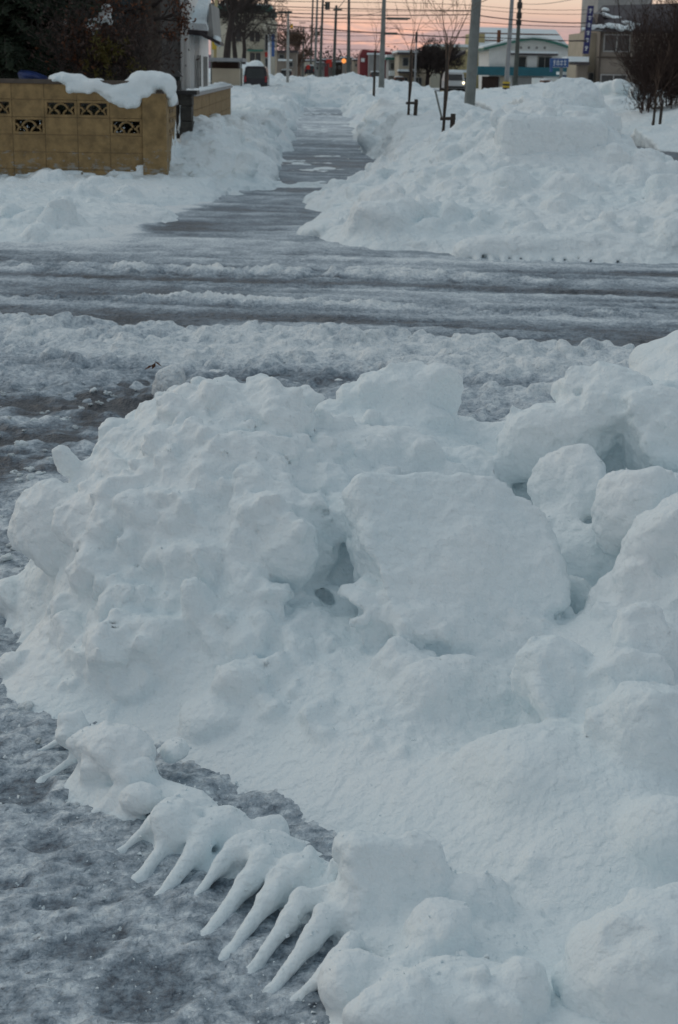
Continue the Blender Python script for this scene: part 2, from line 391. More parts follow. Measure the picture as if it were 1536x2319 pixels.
    inp = 1 - sstep(0, .25, np.maximum(-.72 - X, X - 1.02) - .16 * n1 - .10 * n2 - .9 * (1 - sstep(14, 20.5, Y)))
    # main street on the right
    inr = sstep(4.6, 5.0, X + .1 * n1) * (1 - sstep(7.5, 8.0, X - .02 * (Y - 30) + .15 * n1)) * sstep(18, 22, Y)
    cov_r = .10 + .22 * ns + .30 * np.exp(-((X - 6.3) / .3) ** 2); 
    cov_b = np.ones_like(X); h_b = .03 + .09 * sstep(19, 25, Y) + .02 * n1 + .03 * sstep(19, 25, Y) * n1 + .02 * lump3
    cb = cov_b * (1 - inp) + cov_p * inp; hb = h_b * (1 - inp) + h_p * inp
    cb = cb * (1 - inr) + cov_r * inr; hb = hb * (1 - inr) + .01 * inr
    cov = cov_n * near + cov_g * (1 - near); h = h_n * near + h_g * (1 - near)
    cov = cov * (1 - street) + cov_s * street; h = h * (1 - street) + h_s * street
    cov = cov * (1 - beyond) + cb * beyond; h = h * (1 - beyond) + hb * beyond
    far = sstep(200, 500, Y); cov = cov * (1 - far) + far
    cov = np.where(Y < 1.5, .5, cov)
    return h, np.clip(cov, -.3, 1.2)
HG, CG = ground_fn(GX, GY)
nxg, nyg = GX.shape
V = np.stack([GX, GY, HG], 2).reshape(-1, 3)
ii, jj = np.meshgrid(np.arange(nxg - 1), np.arange(nyg - 1), indexing='ij')
Q = np.stack([ii * nyg + jj, (ii + 1) * nyg + jj, (ii + 1) * nyg + jj + 1, ii * nyg + jj + 1], 2).reshape(-1, 4)
cx = (gx_[ii] + gx_[ii + 1]).ravel() / 2; cy = (gy_[jj] + gy_[jj + 1]).ravel() / 2; sv = cy + .1 * cx
reg = np.full(len(Q), 0)
reg[(sv < 8.9) & (np.abs(cx) < 12)] = 1
reg[(sv >= 8.9) & (sv < 13)] = 2
reg[(sv >= 13) & (cy < 150) & (cx > 4.7) & (cx < 8.2)] = 2
reg[(sv >= 13) & (cy < 75) & (cx > -.9) & (cx < 1.2)] = 3
cv = CG.ravel()
for i_, nm in enumerate(('ground', 'pavement', 'road', 'path')):
    q = Q[reg == i_]; used = np.unique(q); mp_ = np.full(len(V), -1); mp_[used] = np.arange(len(used))
    tag(mesh_np(nm, V[used], mp_[q], 'slush', attr=cv[used]), kind='structure')
def gh(x, y):
    h, c = ground_fn(np.array([float(x)]), np.array([float(y)])); return float(h[0])

# ================================================================== FOREGROUND SNOW
def rad(px_r, py, Y):            # pixels -> metres at that depth
    return px_r / FP * math.hypot(Y, 1.5) * 1.0
rng = np.random.default_rng(4)
S = Solid((-1.25, 2.35, -.07), (1.75, 5.35, .95), .0082)
cp = [P(*p) for p in [
 # crest
 (140, 1050, 4.0), (240, 955, 4.12), (350, 898, 4.1), (450, 895, 4.1), (540, 897, 4.1), (600, 917, 4.1), (690, 942, 4.1), (770, 917, 4.3), (860, 873, 4.45), (970, 866, 4.45), (1040, 925, 4.4), (1095, 977, 4.3),
 (1200, 948, 4.3), (1280, 897, 4.3), (1340, 868, 4.3), (1430, 868, 4.2), (1475, 920, 4.1), (1540, 905, 4.1), (1650, 880, 4.1), (1850, 850, 4.1),
 # left face
 (110, 1300, 3.88), (135, 1130, 3.92), (95, 1430, 3.84), (170, 1200, 3.74), (160, 1400, 3.58), (140, 1560, 3.42), (300, 1250, 3.62), (280, 1450, 3.46), (300, 1600, 3.33), (300, 1050, 3.85),
 (450, 1050, 3.72), (450, 1250, 3.52), (450, 1450, 3.38), (430, 1620, 3.24), (400, 960, 3.9), (620, 1000, 3.82), (620, 1150, 3.66), (620, 1350, 3.45), (620, 1550, 3.22), (600, 1700, 3.08),
 # middle
 (780, 1000, 4.0), (950, 980, 4.15), (950, 1060, 3.95), (760, 1150, 3.72), (760, 1300, 3.6), (780, 1450, 3.32), (780, 1600, 3.08), (780, 1740, 2.92), (900, 1500, 3.2), (950, 1650, 2.97), (950, 1800, 2.78), (900, 1880, 2.72),
 (1040, 1150, 3.85), (1040, 1350, 3.55), (1080, 1480, 3.2), (1100, 1560, 3.1), (1180, 1640, 3.02), (1250, 1520, 3.0), (1120, 1720, 2.82), (1100, 1850, 2.68), (1050, 1930, 2.62),
 # right
 (1120, 1050, 4.0), (1200, 1120, 3.95), (1300, 1050, 3.9), (1400, 1100, 3.7), (1500, 1050, 3.7), (1450, 1250, 3.4), (1540, 1250, 3.4), (1420, 1420, 3.12), (1540, 1420, 3.15), 
 (1280, 1640, 2.82), (1400, 1600, 2.85), (1500, 1600, 2.85), (1300, 1750, 2.66), (1430, 1750, 2.62), (1540, 1780, 2.62), (1250, 1900, 2.55), (1350, 1930, 2.5), (1400, 2000, 2.44), (1540, 1960, 2.45), (1700, 1500, 3.0), (1700, 1900, 2.5),
]]
cp += [P(*q) for q in ((1240, 1150, 4.02), (1285, 1250, 3.98), (1310, 1330, 3.90), (1335, 1410, 3.78), (1352, 1460, 3.52), (1345, 1190, 3.62), (1385, 1300, 3.40), (1415, 1400, 3.22), (1300, 1120, 3.75), (1255, 1120, 3.98))]
for (px, py) in ((85, 1090), (55, 1180), (30, 1270), (20, 1350), (10, 1430), (10, 1510)): g = G(px, py, 0); cp.append(np.array([g[0], g[1], -.03]))
# foot lines and the surroundings, a little below the ground
for (px, py) in ((-30, 1560), (60, 1640), (130, 1690), (250, 1740), (430, 1790), (600, 1840), (740, 1910), (830, 1960), (950, 2010)):
    g = G(px, py, 0); cp.append(np.array([g[0], g[1], -.012]))
for (x, y, z) in ((-1.05, 3.4, -.08), (-1.1, 4.0, -.08), (-1.05, 4.6, -.08), (-.9, 5.0, -.05), (-.4, 5.0, -.02), (0, 5.1, 0), (.5, 5.1, .02), (1, 5.1, .1), (1.6, 5.2, .2), (-.6, 2.9, -.08), (-.4, 2.6, -.08), (0, 2.5, -.06), (.3, 2.45, -.03), (-1.2, 2.6, -.1), (-1.2, 5.3, -.1), (1.7, 2.4, .05), (1.7, 3.3, .5), (1.7, 4.2, .75), (.7, 2.2, .02)):
    cp.append(np.array([x, y, z]))
print('cp z', [round(float(c[2]), 2) for c in cp[:82]])
def warp1(X, Y, h):
    Z0 = np.zeros_like(X)
    # the blade's scrape near the foot: nearly smooth
    return h - .04 * sstep(.05, .30, h) + .022 * fbm(X, Y, Z0, .35, 3, 21) * sstep(.05, .25, h)
S.field(cp, warp1)
def smoothzone(x, y):
    # 0 on the scraped lower slope, 1 on the rough left face and the top
    a = G(300, 1560, .1); b_ = G(1000, 1800, .1); t = ((x - a[0]) * (b_[1] - a[1]) - (y - a[1]) * (b_[0] - a[0]))
    return t
def scatter(S, n_, xr, yr, zr, rr, fn=None, k=.012, cuts=2, inset=.45, stretch=(.7, 1.3), zmax=9):
    c = 0; tr = 0; S.retop()
    while c < n_ and tr < n_ * 12:
        tr += 1
        x = rng.uniform(*xr); y = rng.uniform(*yr); h = S.hat(x, y)
        if h < zr[0] or h > zr[1]: continue
        p = 1 if fn is None else fn(x, y, h)
        if rng.random() > p: continue
        r = rr[0] * (rr[1] / rr[0]) ** (rng.random() ** 1.6)
        rad_ = r * rng.uniform(stretch[0], stretch[1], 3)
        S.blob((x, y, h - r * inset + rng.uniform(-.2, .2) * r), rad_, rot3(rng), k=k, cuts=cuts, rng=rng); c += 1
    return c
def line_side(px0, py0, px1, py1):
    a = G(px0, py0, .05); b_ = G(px1, py1, .05); n_ = np.array([-(b_[1] - a[1]), b_[0] - a[0]]); n_ /= np.linalg.norm(n_)
    return lambda x, y: (x - a[0]) * n_[0] + (y - a[1]) * n_[1]
ls = line_side(250, 1640, 1050, 1900)      # metres behind the scraped foot
_c = [P(*q)[:2] for q in ((1240, 1150, 4.02), (1285, 1250, 3.86), (1335, 1410, 3.62), (1350, 1460, 3.42))]
CREV = list(zip(_c[:-1], _c[1:]))
def rough(x, y, h):
    dx, dy, dz = np.array([x, y, h - CAMZ]) @ CM; px = 768 + FP * dx / -dz; py = 1159.5 - FP * dy / -dz
    if px < np.interp(py, [880, 950, 1050, 1130, 1300, 1430, 1600], [380, 290, 205, 160, 125, 120, 170]): return .12 if h < .10 else 0
    d = ls(x, y); base = min(1, max(0.03, (d - (.12 if x > -.4 else .01)) / .14))
    for q, q2 in CREV:
        w_ = q2 - q; t_ = min(1, max(0, ((x - q[0]) * w_[0] + (y - q[1]) * w_[1]) / (w_[0] ** 2 + w_[1] ** 2)))
        if math.hypot(x - q[0] - w_[0] * t_, y - q[1] - w_[1] * t_) < .075: return 0
    return base
# big masses
def bp(px, py, Y, rx, ry, rz, tilt=(0, 0, 0), k=.03, cuts=2, sub=False, box=False, dY=0, s=None, cutd=.58):
    c = P(px, py, Y); (s or S).blob(c, (rx, ry, rz), Euler(tuple(R(t) for t in tilt)), k=k, cuts=cuts, rng=rng, sub=sub, box=box, cutd=cutd)
def puff(x, y, z, sc_, s_): return np.sqrt(np.clip(1 - worley(x, y, z, sc_, s_) ** 2, 0, 1))
scatter(S, 60, (-1, 1.6), (2.7, 4.8), (.12, 2), (.09, .15), rough, k=.02, cuts=5, inset=.66)
# lumps pressed out by the blade along the left foot
for i in range(11):
    t_ = i / 15; py = 1330 + 330 * t_; px = 95 + 30 * math.sin(t_ * 3)
    a = G(px + 50, py - 40, .0); a[2] = .07; b_ = G(px - 110 + 50 * t_, py + 60 + 30 * t_, -.004)
    S.caps(a, b_, .014, .006, k=.03, flat=.8)
# named masses
bp(385, 1090, 3.78, .045, .05, .05, k=.008, cuts=1)                 # egg lump
bp(410, 1190, 3.66, .06, .05, .045, (10, 20, 0), k=.01, cuts=3)
bp(150, 1050, 4.0, .03, .03, .045, (0, -25, 0), k=.01, cuts=2)
bp(310, 1390, 3.53, .035, .04, .085, (0, 18, 0), k=.008, cuts=1)
bp(215, 1310, 3.66, .07, .05, .06, (0, 20, 20), k=.01, cuts=2)
bp(290, 1260, 3.66, .035, .04, .07, (0, 10, 0), k=.008, cuts=1)
bp(380, 1480, 3.42, .07, .05, .08, (0, -15, 0), k=.012, cuts=2)
bp(460, 1400, 3.45, .05, .05, .10, (0, -20, 0), k=.012, cuts=2)
bp(180, 1500, 3.55, .07, .06, .055, (0, 0, 0), k=.015, cuts=2)
bp(560, 1560, 3.26, .09, .06, .07, (0, 10, 20), k=.02, cuts=2)
bp(900, 925, 4.42, .15, .13, .12, (0, 0, 10), k=.03, cuts=4)
bp(985, 900, 4.42, .08, .08, .10, (0, 25, 10), k=.02, cuts=5)
bp(480, 930, 4.1, .16, .12, .08, (0, 0, 0), k=.03, cuts=4)
bp(640, 960, 4.05, .10, .10, .07, (0, 12, 0), k=.03, cuts=4)
bp(1380, 930, 4.15, .16, .14, .13, (0, 0, 0), k=.03, cuts=5)
bp(1500, 980, 4.0, .14, .14, .13, (0, 15, 0), k=.03, cuts=5)
bp(1250, 1010, 4.1, .15, .13, .12, (0, 0, 0), k=.04, cuts=4)
bp(880, 1030, 4.1, .16, .13, .10, (0, 0, 0), k=.04, cuts=4)
bp(700, 1230, 3.62, .09, .08, .12, (0, 12, 0), k=.012, cuts=4)
bp(620, 1180, 3.62, .09, .08, .08, (0, -12, 0), k=.012, cuts=4)
bp(1460, 1170, 3.62, .15, .14, .16, (0, -18, 0), k=.02, cuts=8)
bp(1500, 1340, 3.36, .11, .12, .15, (0, -30, 0), k=.015, cuts=8)
bp(1560, 1250, 3.4, .16, .12, .17, (0, 0, 0), k=.02, cuts=6)
bp(1460, 1470, 3.08, .10, .10, .10, (0, -10, 0), k=.012, cuts=5)
bp(1295, 1095, 3.84, .13, .11, .10, (0, 0, 0), k=.06, cuts=5)
bp(1280, 1560, 3.02, .13, .09, .10, (0, 38, -10), k=.030, cuts=3, cutd=.8)     # dome below the crevice
bp(880, 1520, 3.22, .055, .05, .075, (0, 20, 0), k=.010, cuts=4)
bp(1010, 1540, 3.13, .15, .08, .07, (0, 5, 0), k=.07, cuts=4)
for a_ in ((870, 1385, 3.36, .07, .05, .05), (930, 1412, 3.33, .08, .06, .05), (1010, 1432, 3.32, .09, .06, .05), (1100, 1440, 3.31, .08, .06, .045), (1190, 1435, 3.33, .07, .05, .04), (840, 1340, 3.42, .04, .04, .045)): bp(*a_, (0, rng.uniform(-15, 15), 0), k=.03, cuts=5)
bp(1300, 1780, 2.72, .15, .12, .09, (0, 0, 0), k=.10, cuts=6)
bp(1150, 1740, 2.83, .12, .10, .08, (0, 10, 0), k=.09, cuts=3)
bp(1500, 1680, 2.78, .14, .12, .14, (0, 0, 0), k=.02, cuts=4)
bp(1420, 1560, 2.95, .10, .09, .09, (0, 0, 0), k=.015, cuts=4)
bp(1530, 1890, 2.52, .10, .10, .08, (0, 0, 0), k=.03, cuts=7)
bp(1215, 1985, 2.53, .022, .025, .05, (0, -12, 0), k=.02, cuts=0)
# scraped band under the middle: a long low shelf with an edge
a = P(330, 1560, 3.32); b_ = P(760, 1690, 3.0); c_ = P(1080, 1880, 2.66)
S.caps(P(360, 1555, 3.24), P(760, 1672, 2.93), .006, .006, k=.008, sub=True); S.caps(P(760, 1672, 2.93), P(1040, 1800, 2.72), .006, .004, k=.008, sub=True)
scatter(S, 260, (-1.1, .1), (2.9, 4.7), (.05, 2), (.035, .085), rough, k=.005, cuts=6, inset=.42)
scatter(S, 200, (-.15, 1.7), (2.6, 4.8), (.07, 2), (.05, .13), lambda x, y, h: rough(x, y, h) * (.35 + .65 * (y > 3.2)), k=.007, cuts=8, inset=.70)
scatter(S, 700, (-1.1, .3), (2.8, 4.7), (.02, 2), (.012, .036), rough, k=.003, cuts=5, inset=.35)
scatter(S, 260, (-.05, 1.7), (2.6, 4.8), (.05, 2), (.014, .034), rough, k=.005, cuts=5, inset=.55)
# hollows and caves
def cav(px, py, rx, rz, tilt, dep=.05, push=.01):
    for Yt in np.arange(2.3, 4.8, .006):
        q = P(px, py, Yt)
        ix = ((q - S.lo) / S.v).astype(int)
        if np.all(ix > 0) and np.all(ix < S.n) and S.F[tuple(ix)] < 0: break
    v = ray(px, py); v = v / np.linalg.norm(v)
    S.blob(q + v * push, (rx, dep, rz), Euler((R(-12), R(tilt), 0)), k=.006, cuts=3, rng=rng, sub=True)
cav(775, 1375, .06, .020, 14, .075); cav(735, 1352, .03, .014, 30, .06); cav(810, 1385, .03, .015, -10, .06)
cav(262, 1420, .020, .022, 25, .035)
bp(1190, 1640, 2.94, .09, .06, .022, (14, 22, 0), k=.02, cuts=1, sub=True)
def puff(x, y, z, sc_, s_): return np.sqrt(np.clip(1 - worley(x, y, z, sc_, s_) ** 2, 0, 1))
def n3(x, y, z):
    r_ = np.clip((ls(x, y) - np.where(x > -.4, .12, .0)) / .2, .10, 1)
    wx = x + .02 * vnoise(x / .06, y / .06, z / .06, 5); wy = y + .02 * vnoise(x / .06, y / .06, z / .06, 6); wz = z + .02 * vnoise(x / .06, y / .06, z / .06, 7)
    m_ = .35 + .65 * sstep(-.35, .35, fbm(x, y, z, .35, 2, 45) + .5 * (x < -.1))
    return -(.008 * fbm(x, y, z, .11, 3, 31) + .012 * (puff(wx, wy, wz, .085, 37) - .6) * m_ + .005 * (puff(wx, wy, wz, .032, 38) - .6) * m_ - .006 * np.abs(fbm(x, y, z, .05, 3, 46))) * r_
S.noise(n3, .035)
def fine1(x, y, z):
    return (.0036 * fbm(x, y, z, .022, 3, 41) - .0030 * np.abs(fbm(x, y, z, .035, 3, 42))) * np.clip((ls(x, y) + .1) / .3, .4, 1)
# the pale rounded slab lying on the mound
C0 = P(1040, 1245, 3.46)
T = Solid(C0 - .42, C0 + .42, .0065)
rot = Matrix.Rotation(R(14), 3, 'Z') @ Matrix.Rotation(R(43), 3, 'X') @ Matrix.Rotation(R(-4), 3, 'Z')
e_ = rot.to_euler()
def tl(u, v, q): return C0 + np.array(rot @ Vector((u, v, q)))
T.blob(tl(0.005, .01, -.07), (.25, .215, .085), e_, k=.01, box=True)
T.blob(tl(.02, .0, -.075), (.255, .235, .10), e_, k=.03, cuts=0)
T.blob(tl(-.21, .15, -.05), (.06, .06, .06), e_, k=.03, cuts=2, rng=rng)
T.inter(tl(-.07, -.05, -.06), (.345, .305, .9), e_)
T.blob(tl(.33, -.25, -.06), (.16, .12, .16), e_, k=.03, sub=True)
T.blob(tl(-.27, -.27, -.06), (.12, .12, .16), e_, k=.03, sub=True)
T.blob(tl(-.30, -.10, -.05), (.10, .14, .13), e_, k=.015, sub=True)
T.blob(tl(-.20, -.13, -.10), (.05, .06, .08), e_, k=.02, cuts=3, rng=rng)
for _ in range(60):
    a_ = rng.uniform(0, 6.28); r = rng.uniform(.012, .03)
    T.blob(tl(.225 * math.cos(a_), .20 * math.sin(a_), rng.uniform(-.13, -.04)), (r, r * .8, r), rot3(rng), k=.012, cuts=2, rng=rng)
T.noise(lambda x, y, z: -(.013 * fbm(x, y, z, .16, 4, 51) + .003 * fbm(x, y, z, .03, 2, 52) - .005 * np.abs(fbm(x * .8, y, z, .06, 4, 54))), .03)
weld(S, T, .006, .035)
S.retop()
mound = S.mesh('snow_mound', 'snow_near', fine=fine1, floor=-.03)
tag(mound, 'large lumpy snow mound filling the foreground, with a teal crevice on its right', 'snow mound', kind='thing')

tag(T.mesh('snow_slab', 'snow_near', fine=lambda x, y, z: .0024 * fbm(x * .8, y, z, .018, 3, 53)), 'smooth pale slab of packed snow tilted on the foreground mound beside the crevice', 'snow block', kind='thing')

# the near windrow with finger-like ribs left by the blade
W = Solid((-.85, 1.75, -.05), (1.15, 3.25, .42), .0062)
wp = []
for p in [(190, 1690, 3.0), (300, 1790, 2.86), (420, 1850, 2.74), (560, 1900, 2.65), (700, 1960, 2.55), (850, 2050, 2.4), (1000, 2120, 2.3), (1100, 2050, 2.42), (930, 2180, 2.22), (1050, 2250, 2.15), (1150, 2180, 2.25), (1200, 2300, 2.1), (870, 2260, 2.13), (1250, 2150, 2.3), (1350, 2250, 2.12)]:
    wp.append(P(*p))
for (px, py) in ((130, 1700), (190, 1770), (340, 1850), (490, 1930), (610, 2020), (730, 2130), (830, 2240), (910, 2360), (330, 1740), (480, 1800), (620, 1850), (760, 1900), (800, 1960), (1000, 1960), (1130, 1980)):
    g = G(px, py, 0); wp.append(np.array([g[0], g[1], -.008]))
for p in ((-.8, 3.2, -.06), (-.8, 2.5, -.06), (-.6, 2.2, -.06), (-.4, 2.0, -.05), (-.2, 1.8, -.04), (0, 3.1, -.06), (.4, 3.0, -.05), (1.1, 3.0, -.03), (1.1, 2.0, .06), (.3, 1.7, .05), (.6, 2.6, .0), (.8, 2.3, .03)): wp.append(np.array(p))
for (px, py) in ((60, 1720), (100, 1800), (160, 1860), (230, 1900), (300, 1960), (400, 2060), (500, 2150), (0, 1650), (-60, 1700)): g = G(px, py, 0); wp.append(np.array([g[0], g[1], -.04]))
def wfloor(X, Y, h):
    sx = np.clip(((X - S.lo[0]) / S.v).astype(int), 0, S.n[0] - 1); sy = np.clip(((Y - S.lo[1]) / S.v).astype(int), 0, S.n[1] - 1)
    sh = np.where(Y > S.lo[1] + .02, S.H[sx, sy], -1)
    return np.maximum(h, np.where(sh > .02, -.03, .065 * sstep(.20, .40, X + .25 * (Y - 2.4)) - .01 + .01 * fbm(X, Y, X * 0, .15, 2, 66)))
W.field(wp, wfloor)
print('wp', [round(float(c[2]), 2) for c in wp[:15]])
# chunk heads along the windrow
for (px, py, Y, rx, ry, rz, tl_) in [(250, 1700, 2.98, .10, .07, .055, (0, 0, 0)), (165, 1650, 3.1, .03, .03, .045, (0, 0, 0)), (300, 1740, 2.93, .05, .05, .03, (0, 0, 0)), (395, 1700, 3.02, .03, .04, .03, (0, 30, 0)), (210, 1745, 2.95, .035, .03, .035, (0, 0, 0)),
        (320, 1810, 2.84, .045, .035, .035, (0, 0, 0)), (430, 1825, 2.82, .045, .04, .035, (0, 5, 0)), (390, 1880, 2.72, .05, .045, .05, (0, 10, 0)), (515, 1880, 2.74, .045, .035, .045, (0, 20, 0)), (610, 1880, 2.76, .042, .035, .035, (0, 0, 0)), (650, 1915, 2.69, .05, .02, .02, (0, 35, 0)),
        (575, 1930, 2.64, .05, .045, .045, (0, 0, 0)), (690, 1985, 2.54, .05, .045, .045, (0, 0, 0)), (775, 2000, 2.52, .022, .03, .05, (0, -10, 0)), (770, 2060, 2.43, .05, .05, .045, (0, 0, 0)), (660, 2020, 2.52, .04, .04, .035, (0, 0, 0)),
        (870, 2090, 2.42, .001, .001, .001, (0, 0, 0)), (955, 1930, 2.50, .018, .018, .04, (0, -20, 0)), (990, 2000, 2.44, .035, .05, .06, (0, -15, 0)), (1000, 2150, 2.3, .08, .08, .09, (0, 0, 0)),
        (1070, 2050, 2.42, .08, .06, .05, (0, 22, 0)), (1100, 2260, 2.13, .12, .09, .05, (0, 5, 0)), (1180, 2240, 2.13, .055, .05, .05, (0, -15, 0)), (800, 2230, 2.2, .06, .07, .05, (0, 0, 0)), (900, 2290, 2.1, .09, .08, .05, (0, 0, 0))]:
    bp(px, py, Y, rx, ry, rz, tl_, k=.012, cuts=3, s=W, cutd=.62)
W.blob(P(880, 2060, 2.42), (.088, .055, .125), Euler((R(-32), R(6), R(8))), k=.03, box=True)
W.blob(P(810, 1935, 2.46), (.04, .035, .03), k=.03, cuts=2, rng=rng)
scatter(W, 420, (-.75, 1.1), (1.9, 3.15), (.015, 2), (.008, .028), k=.004, cuts=5, inset=.4)
# ribs
for (x0, y0, x1, y1, r0) in [(395, 1890, 312, 1995, .0115), (445, 1925, 355, 2045, .0125), (560, 2000, 465, 2125, .0125), (607, 2040, 515, 2165, .0115), (655, 2085, 562, 2210, .0105), (705, 2130, 612, 2250, .0115), (765, 2175, 665, 2275, .010), (880, 2235, 790, 2360, .0125), (935, 2300, 850, 2430, .0125), (350, 1860, 270, 1935, .008), (500, 1960, 415, 2070, .008), (180, 1710, 95, 1770, .007), (215, 1740, 140, 1800, .007), (150, 1670, 80, 1710, .007), (270, 1800, 205, 1855, .008)]:
    a = G(x0, y0, .040); b_ = G(x1, y1, 0.0); a2 = a + (a - b_) * .35; a2[2] = .058; e_2 = b_ + (b_ - a) * (.35 + .25 * math.sin(x0 * 1.7)); e_2[2] = -.012
    W.caps(a2, a, r0 * 2.0, r0 * 1.5, k=.03); b_[2] = .002; e_2[2] = -.004; W.caps(a, b_, r0 * 1.5, r0 * .85, k=.02); W.caps(b_, e_2, r0 * .85, r0 * .45, k=.016)
ax_ = [G(*q, .018) for q in ((260, 1760), (400, 1825), (510, 1890), (610, 1950), (690, 2015), (780, 2080), (880, 2160), (970, 2250))]
for q0, q1 in zip(ax_[:-1], ax_[1:]): W.caps(q0, q1, .036, .038, k=.03)
W.noise(lambda x, y, z: -(.006 * fbm(x, y, z, .09, 3, 61) + .003 * (1 - worley(x, y, z, .035, 62)) + .0018 * fbm(x, y, z, .02, 2, 63)) * np.clip((z - .035) / .05, .08, 1), .02)
weld(W, S, .006, .03)
W.retop()
tag(W.mesh('snow_windrow', 'snow_near', fine=lambda x, y, z: .0022 * fbm(x, y, z, .016, 3, 64) * np.clip((z - .01) / .05, .35, 1), floor=-.02), 'low ridge of snow with finger-like ribs running down to the slush at the bottom', 'snow ridge', kind='thing')

# the rounded boulder in the bottom right corner
C1 = P(1450, 2210, 2.12)
B = Solid(C1 - .32, C1 + .36, .0062)
B.blob(C1 + np.array([.03, .03, -.03]), (.155, .15, .14), Euler((0, R(-18), 0)), k=.02, cuts=7, rng=np.random.default_rng(12), cutd=.68)
B.blob(C1 + np.array([.09, .06, .02]), (.11, .10, .10), Euler((0, R(-25), 0)), k=.03, cuts=5, rng=np.random.default_rng(3), cutd=.7)
r2 = np.random.default_rng(9)
for _ in range(90):
    d = r2.normal(size=3); d /= np.linalg.norm(d); r = r2.uniform(.01, .03)
    B.blob(C1 + np.array([.03, .03, -.03]) + d * np.array([.14, .135, .125]), (r, r, r * .8), rot3(r2), k=.02, cuts=2, rng=r2)
B.noise(lambda x, y, z: -(.008 * fbm(x, y, z, .10, 3, 71) + .003 * fbm(x, y, z, .03, 2, 72)), .03)
tag(B.mesh('snow_boulder', 'snow_near', fine=lambda x, y, z: .0011 * fbm(x, y, z, .013, 3, 73)), 'rounded boulder of packed snow cut by the bottom right corner', 'snow block', kind='thing')

# crumbs of broken snow lying on the mound, the ridge and the slush
rng = np.random.default_rng(55); cV = []; cF = []; nc = 0
OCT = np.array([(1, 0, 0), (-1, 0, 0), (0, 1, 0), (0, -1, 0), (0, 0, 1), (0, 0, -1)], float); OF = [(0, 2, 4), (2, 1, 4), (1, 3, 4), (3, 0, 4), (2, 0, 5), (1, 2, 5), (3, 1, 5), (0, 3, 5)]
tries = 0
while nc < 5200 and tries < 60000:
    tries += 1; x = rng.uniform(-1.2, 1.3); y = rng.uniform(2.1, 4.8)
    hs_ = S.hat(x, y) if (S.lo[0] < x < S.x[-1] and S.lo[1] < y < S.y[-1]) else -1
    hw_ = W.hat(x, y) if (W.lo[0] < x < W.x[-1] and W.lo[1] < y < W.y[-1]) else -1
    z = max(hs_, hw_, .0); onsnow = z > .02
    pr = .12 if z > .15 else (.8 if onsnow else .22)
    if vnoise(np.array([x * 6]), np.array([y * 6]), np.array([0.]), 77)[0] < rng.uniform(-.6, .7): continue
    if rng.random() > pr: continue
    if not onsnow: z = .012
    r = .0013 * (4.2 ** (rng.random() ** 2.0)); M = np.array(rot3(rng).to_matrix())
    cV.append((OCT * r * rng.uniform(.5, 1.3, (6, 1)) + rng.normal(size=(6, 3)) * r * .22) @ M.T + np.array([x, y, z + r * .2])); cF += [[i + nc * 6 for i in f] for f in OF]; nc += 1
tag(mesh_np('snow_crumbs', np.concatenate(cV), np.array(cF), 'snow_far', smooth=False), 'fine crumbs of broken snow strewn over the mound, the ridge and the slush', 'snow crumbs', kind='stuff')
# ================================================================== SNOW BANKS of the middle distance
def bank(name, lo, hi, vox, pts, nbig, nsm, sizes, label, extra=None, noise_s=.3, amp=.06, post=None, seed=1, cuts=4, floor=-.02, fade=False, rough_=True):
    global rng
    rng = np.random.default_rng(seed)
    s = Solid(lo, hi, vox)
    def shape(X, Y, h):
        h = h - .06 * (1 - sstep(0, .09, h))
        h = np.where((Y > 19.02) & (X < -1.85) & (lo[1] < 19), -.06, h); nn = .12 * fbm(X, Y, X * 0, .7, 3, 71); h = np.minimum(h, np.where((Y > 20.3) & (Y < 64), np.maximum(np.maximum(-.62 - X, X - .92) + nn, 0) * 1.2 - .04, 9)) if not name.startswith('snow_pile') or True else h
        ed = np.minimum(Y - lo[1], hi[1] - Y); h = np.where(fade, h * sstep(0, .8, ed) - .05 * (1 - sstep(0, .5, ed)), h)
        return h
    s.field(pts, shape)
    scatter(s, nbig, (lo[0], hi[0]), (lo[1], hi[1]), (.10, 3), (sizes[0], sizes[1]), k=vox * .8, cuts=cuts + 2, inset=.38)
    scatter(s, nsm, (lo[0], hi[0]), (lo[1], hi[1]), (.03, 3), (sizes[2], sizes[3]), k=vox * .6, cuts=3, inset=.25)
    if post: post(s)
    def bn(x, y, z):
        wx = x + .25 * noise_s * vnoise(x / noise_s * 2, y / noise_s * 2, z / noise_s * 2, 5); wy = y + .25 * noise_s * vnoise(x / noise_s * 2, y / noise_s * 2, z / noise_s * 2, 6)
        m_ = .3 + .7 * sstep(-.4, .4, fbm(x, y, z, noise_s * 3, 2, 45)) if rough_ else .35
        return -amp * (.7 * fbm(x, y, z, noise_s, 4, 81 + seed) + 1.7 * m_ * (puff(wx, wy, z, noise_s * .5, 91) - .5) + .7 * m_ * (puff(wx, wy, z, noise_s * .2, 92) - .5))
    s.noise(bn, amp * 2.5)
    return tag(s.mesh(name, 'snow_far', fine=lambda x, y, z: vox * .22 * fbm(x, y, z, vox * 2.2, 2, 97), floor=floor), label, 'snow bank', kind='thing')
def pp(L_): return [P(*p) for p in L_]
def gg(L_, z=-.05): return [np.append(G(px, py, 0)[:2], z) for px, py in L_]

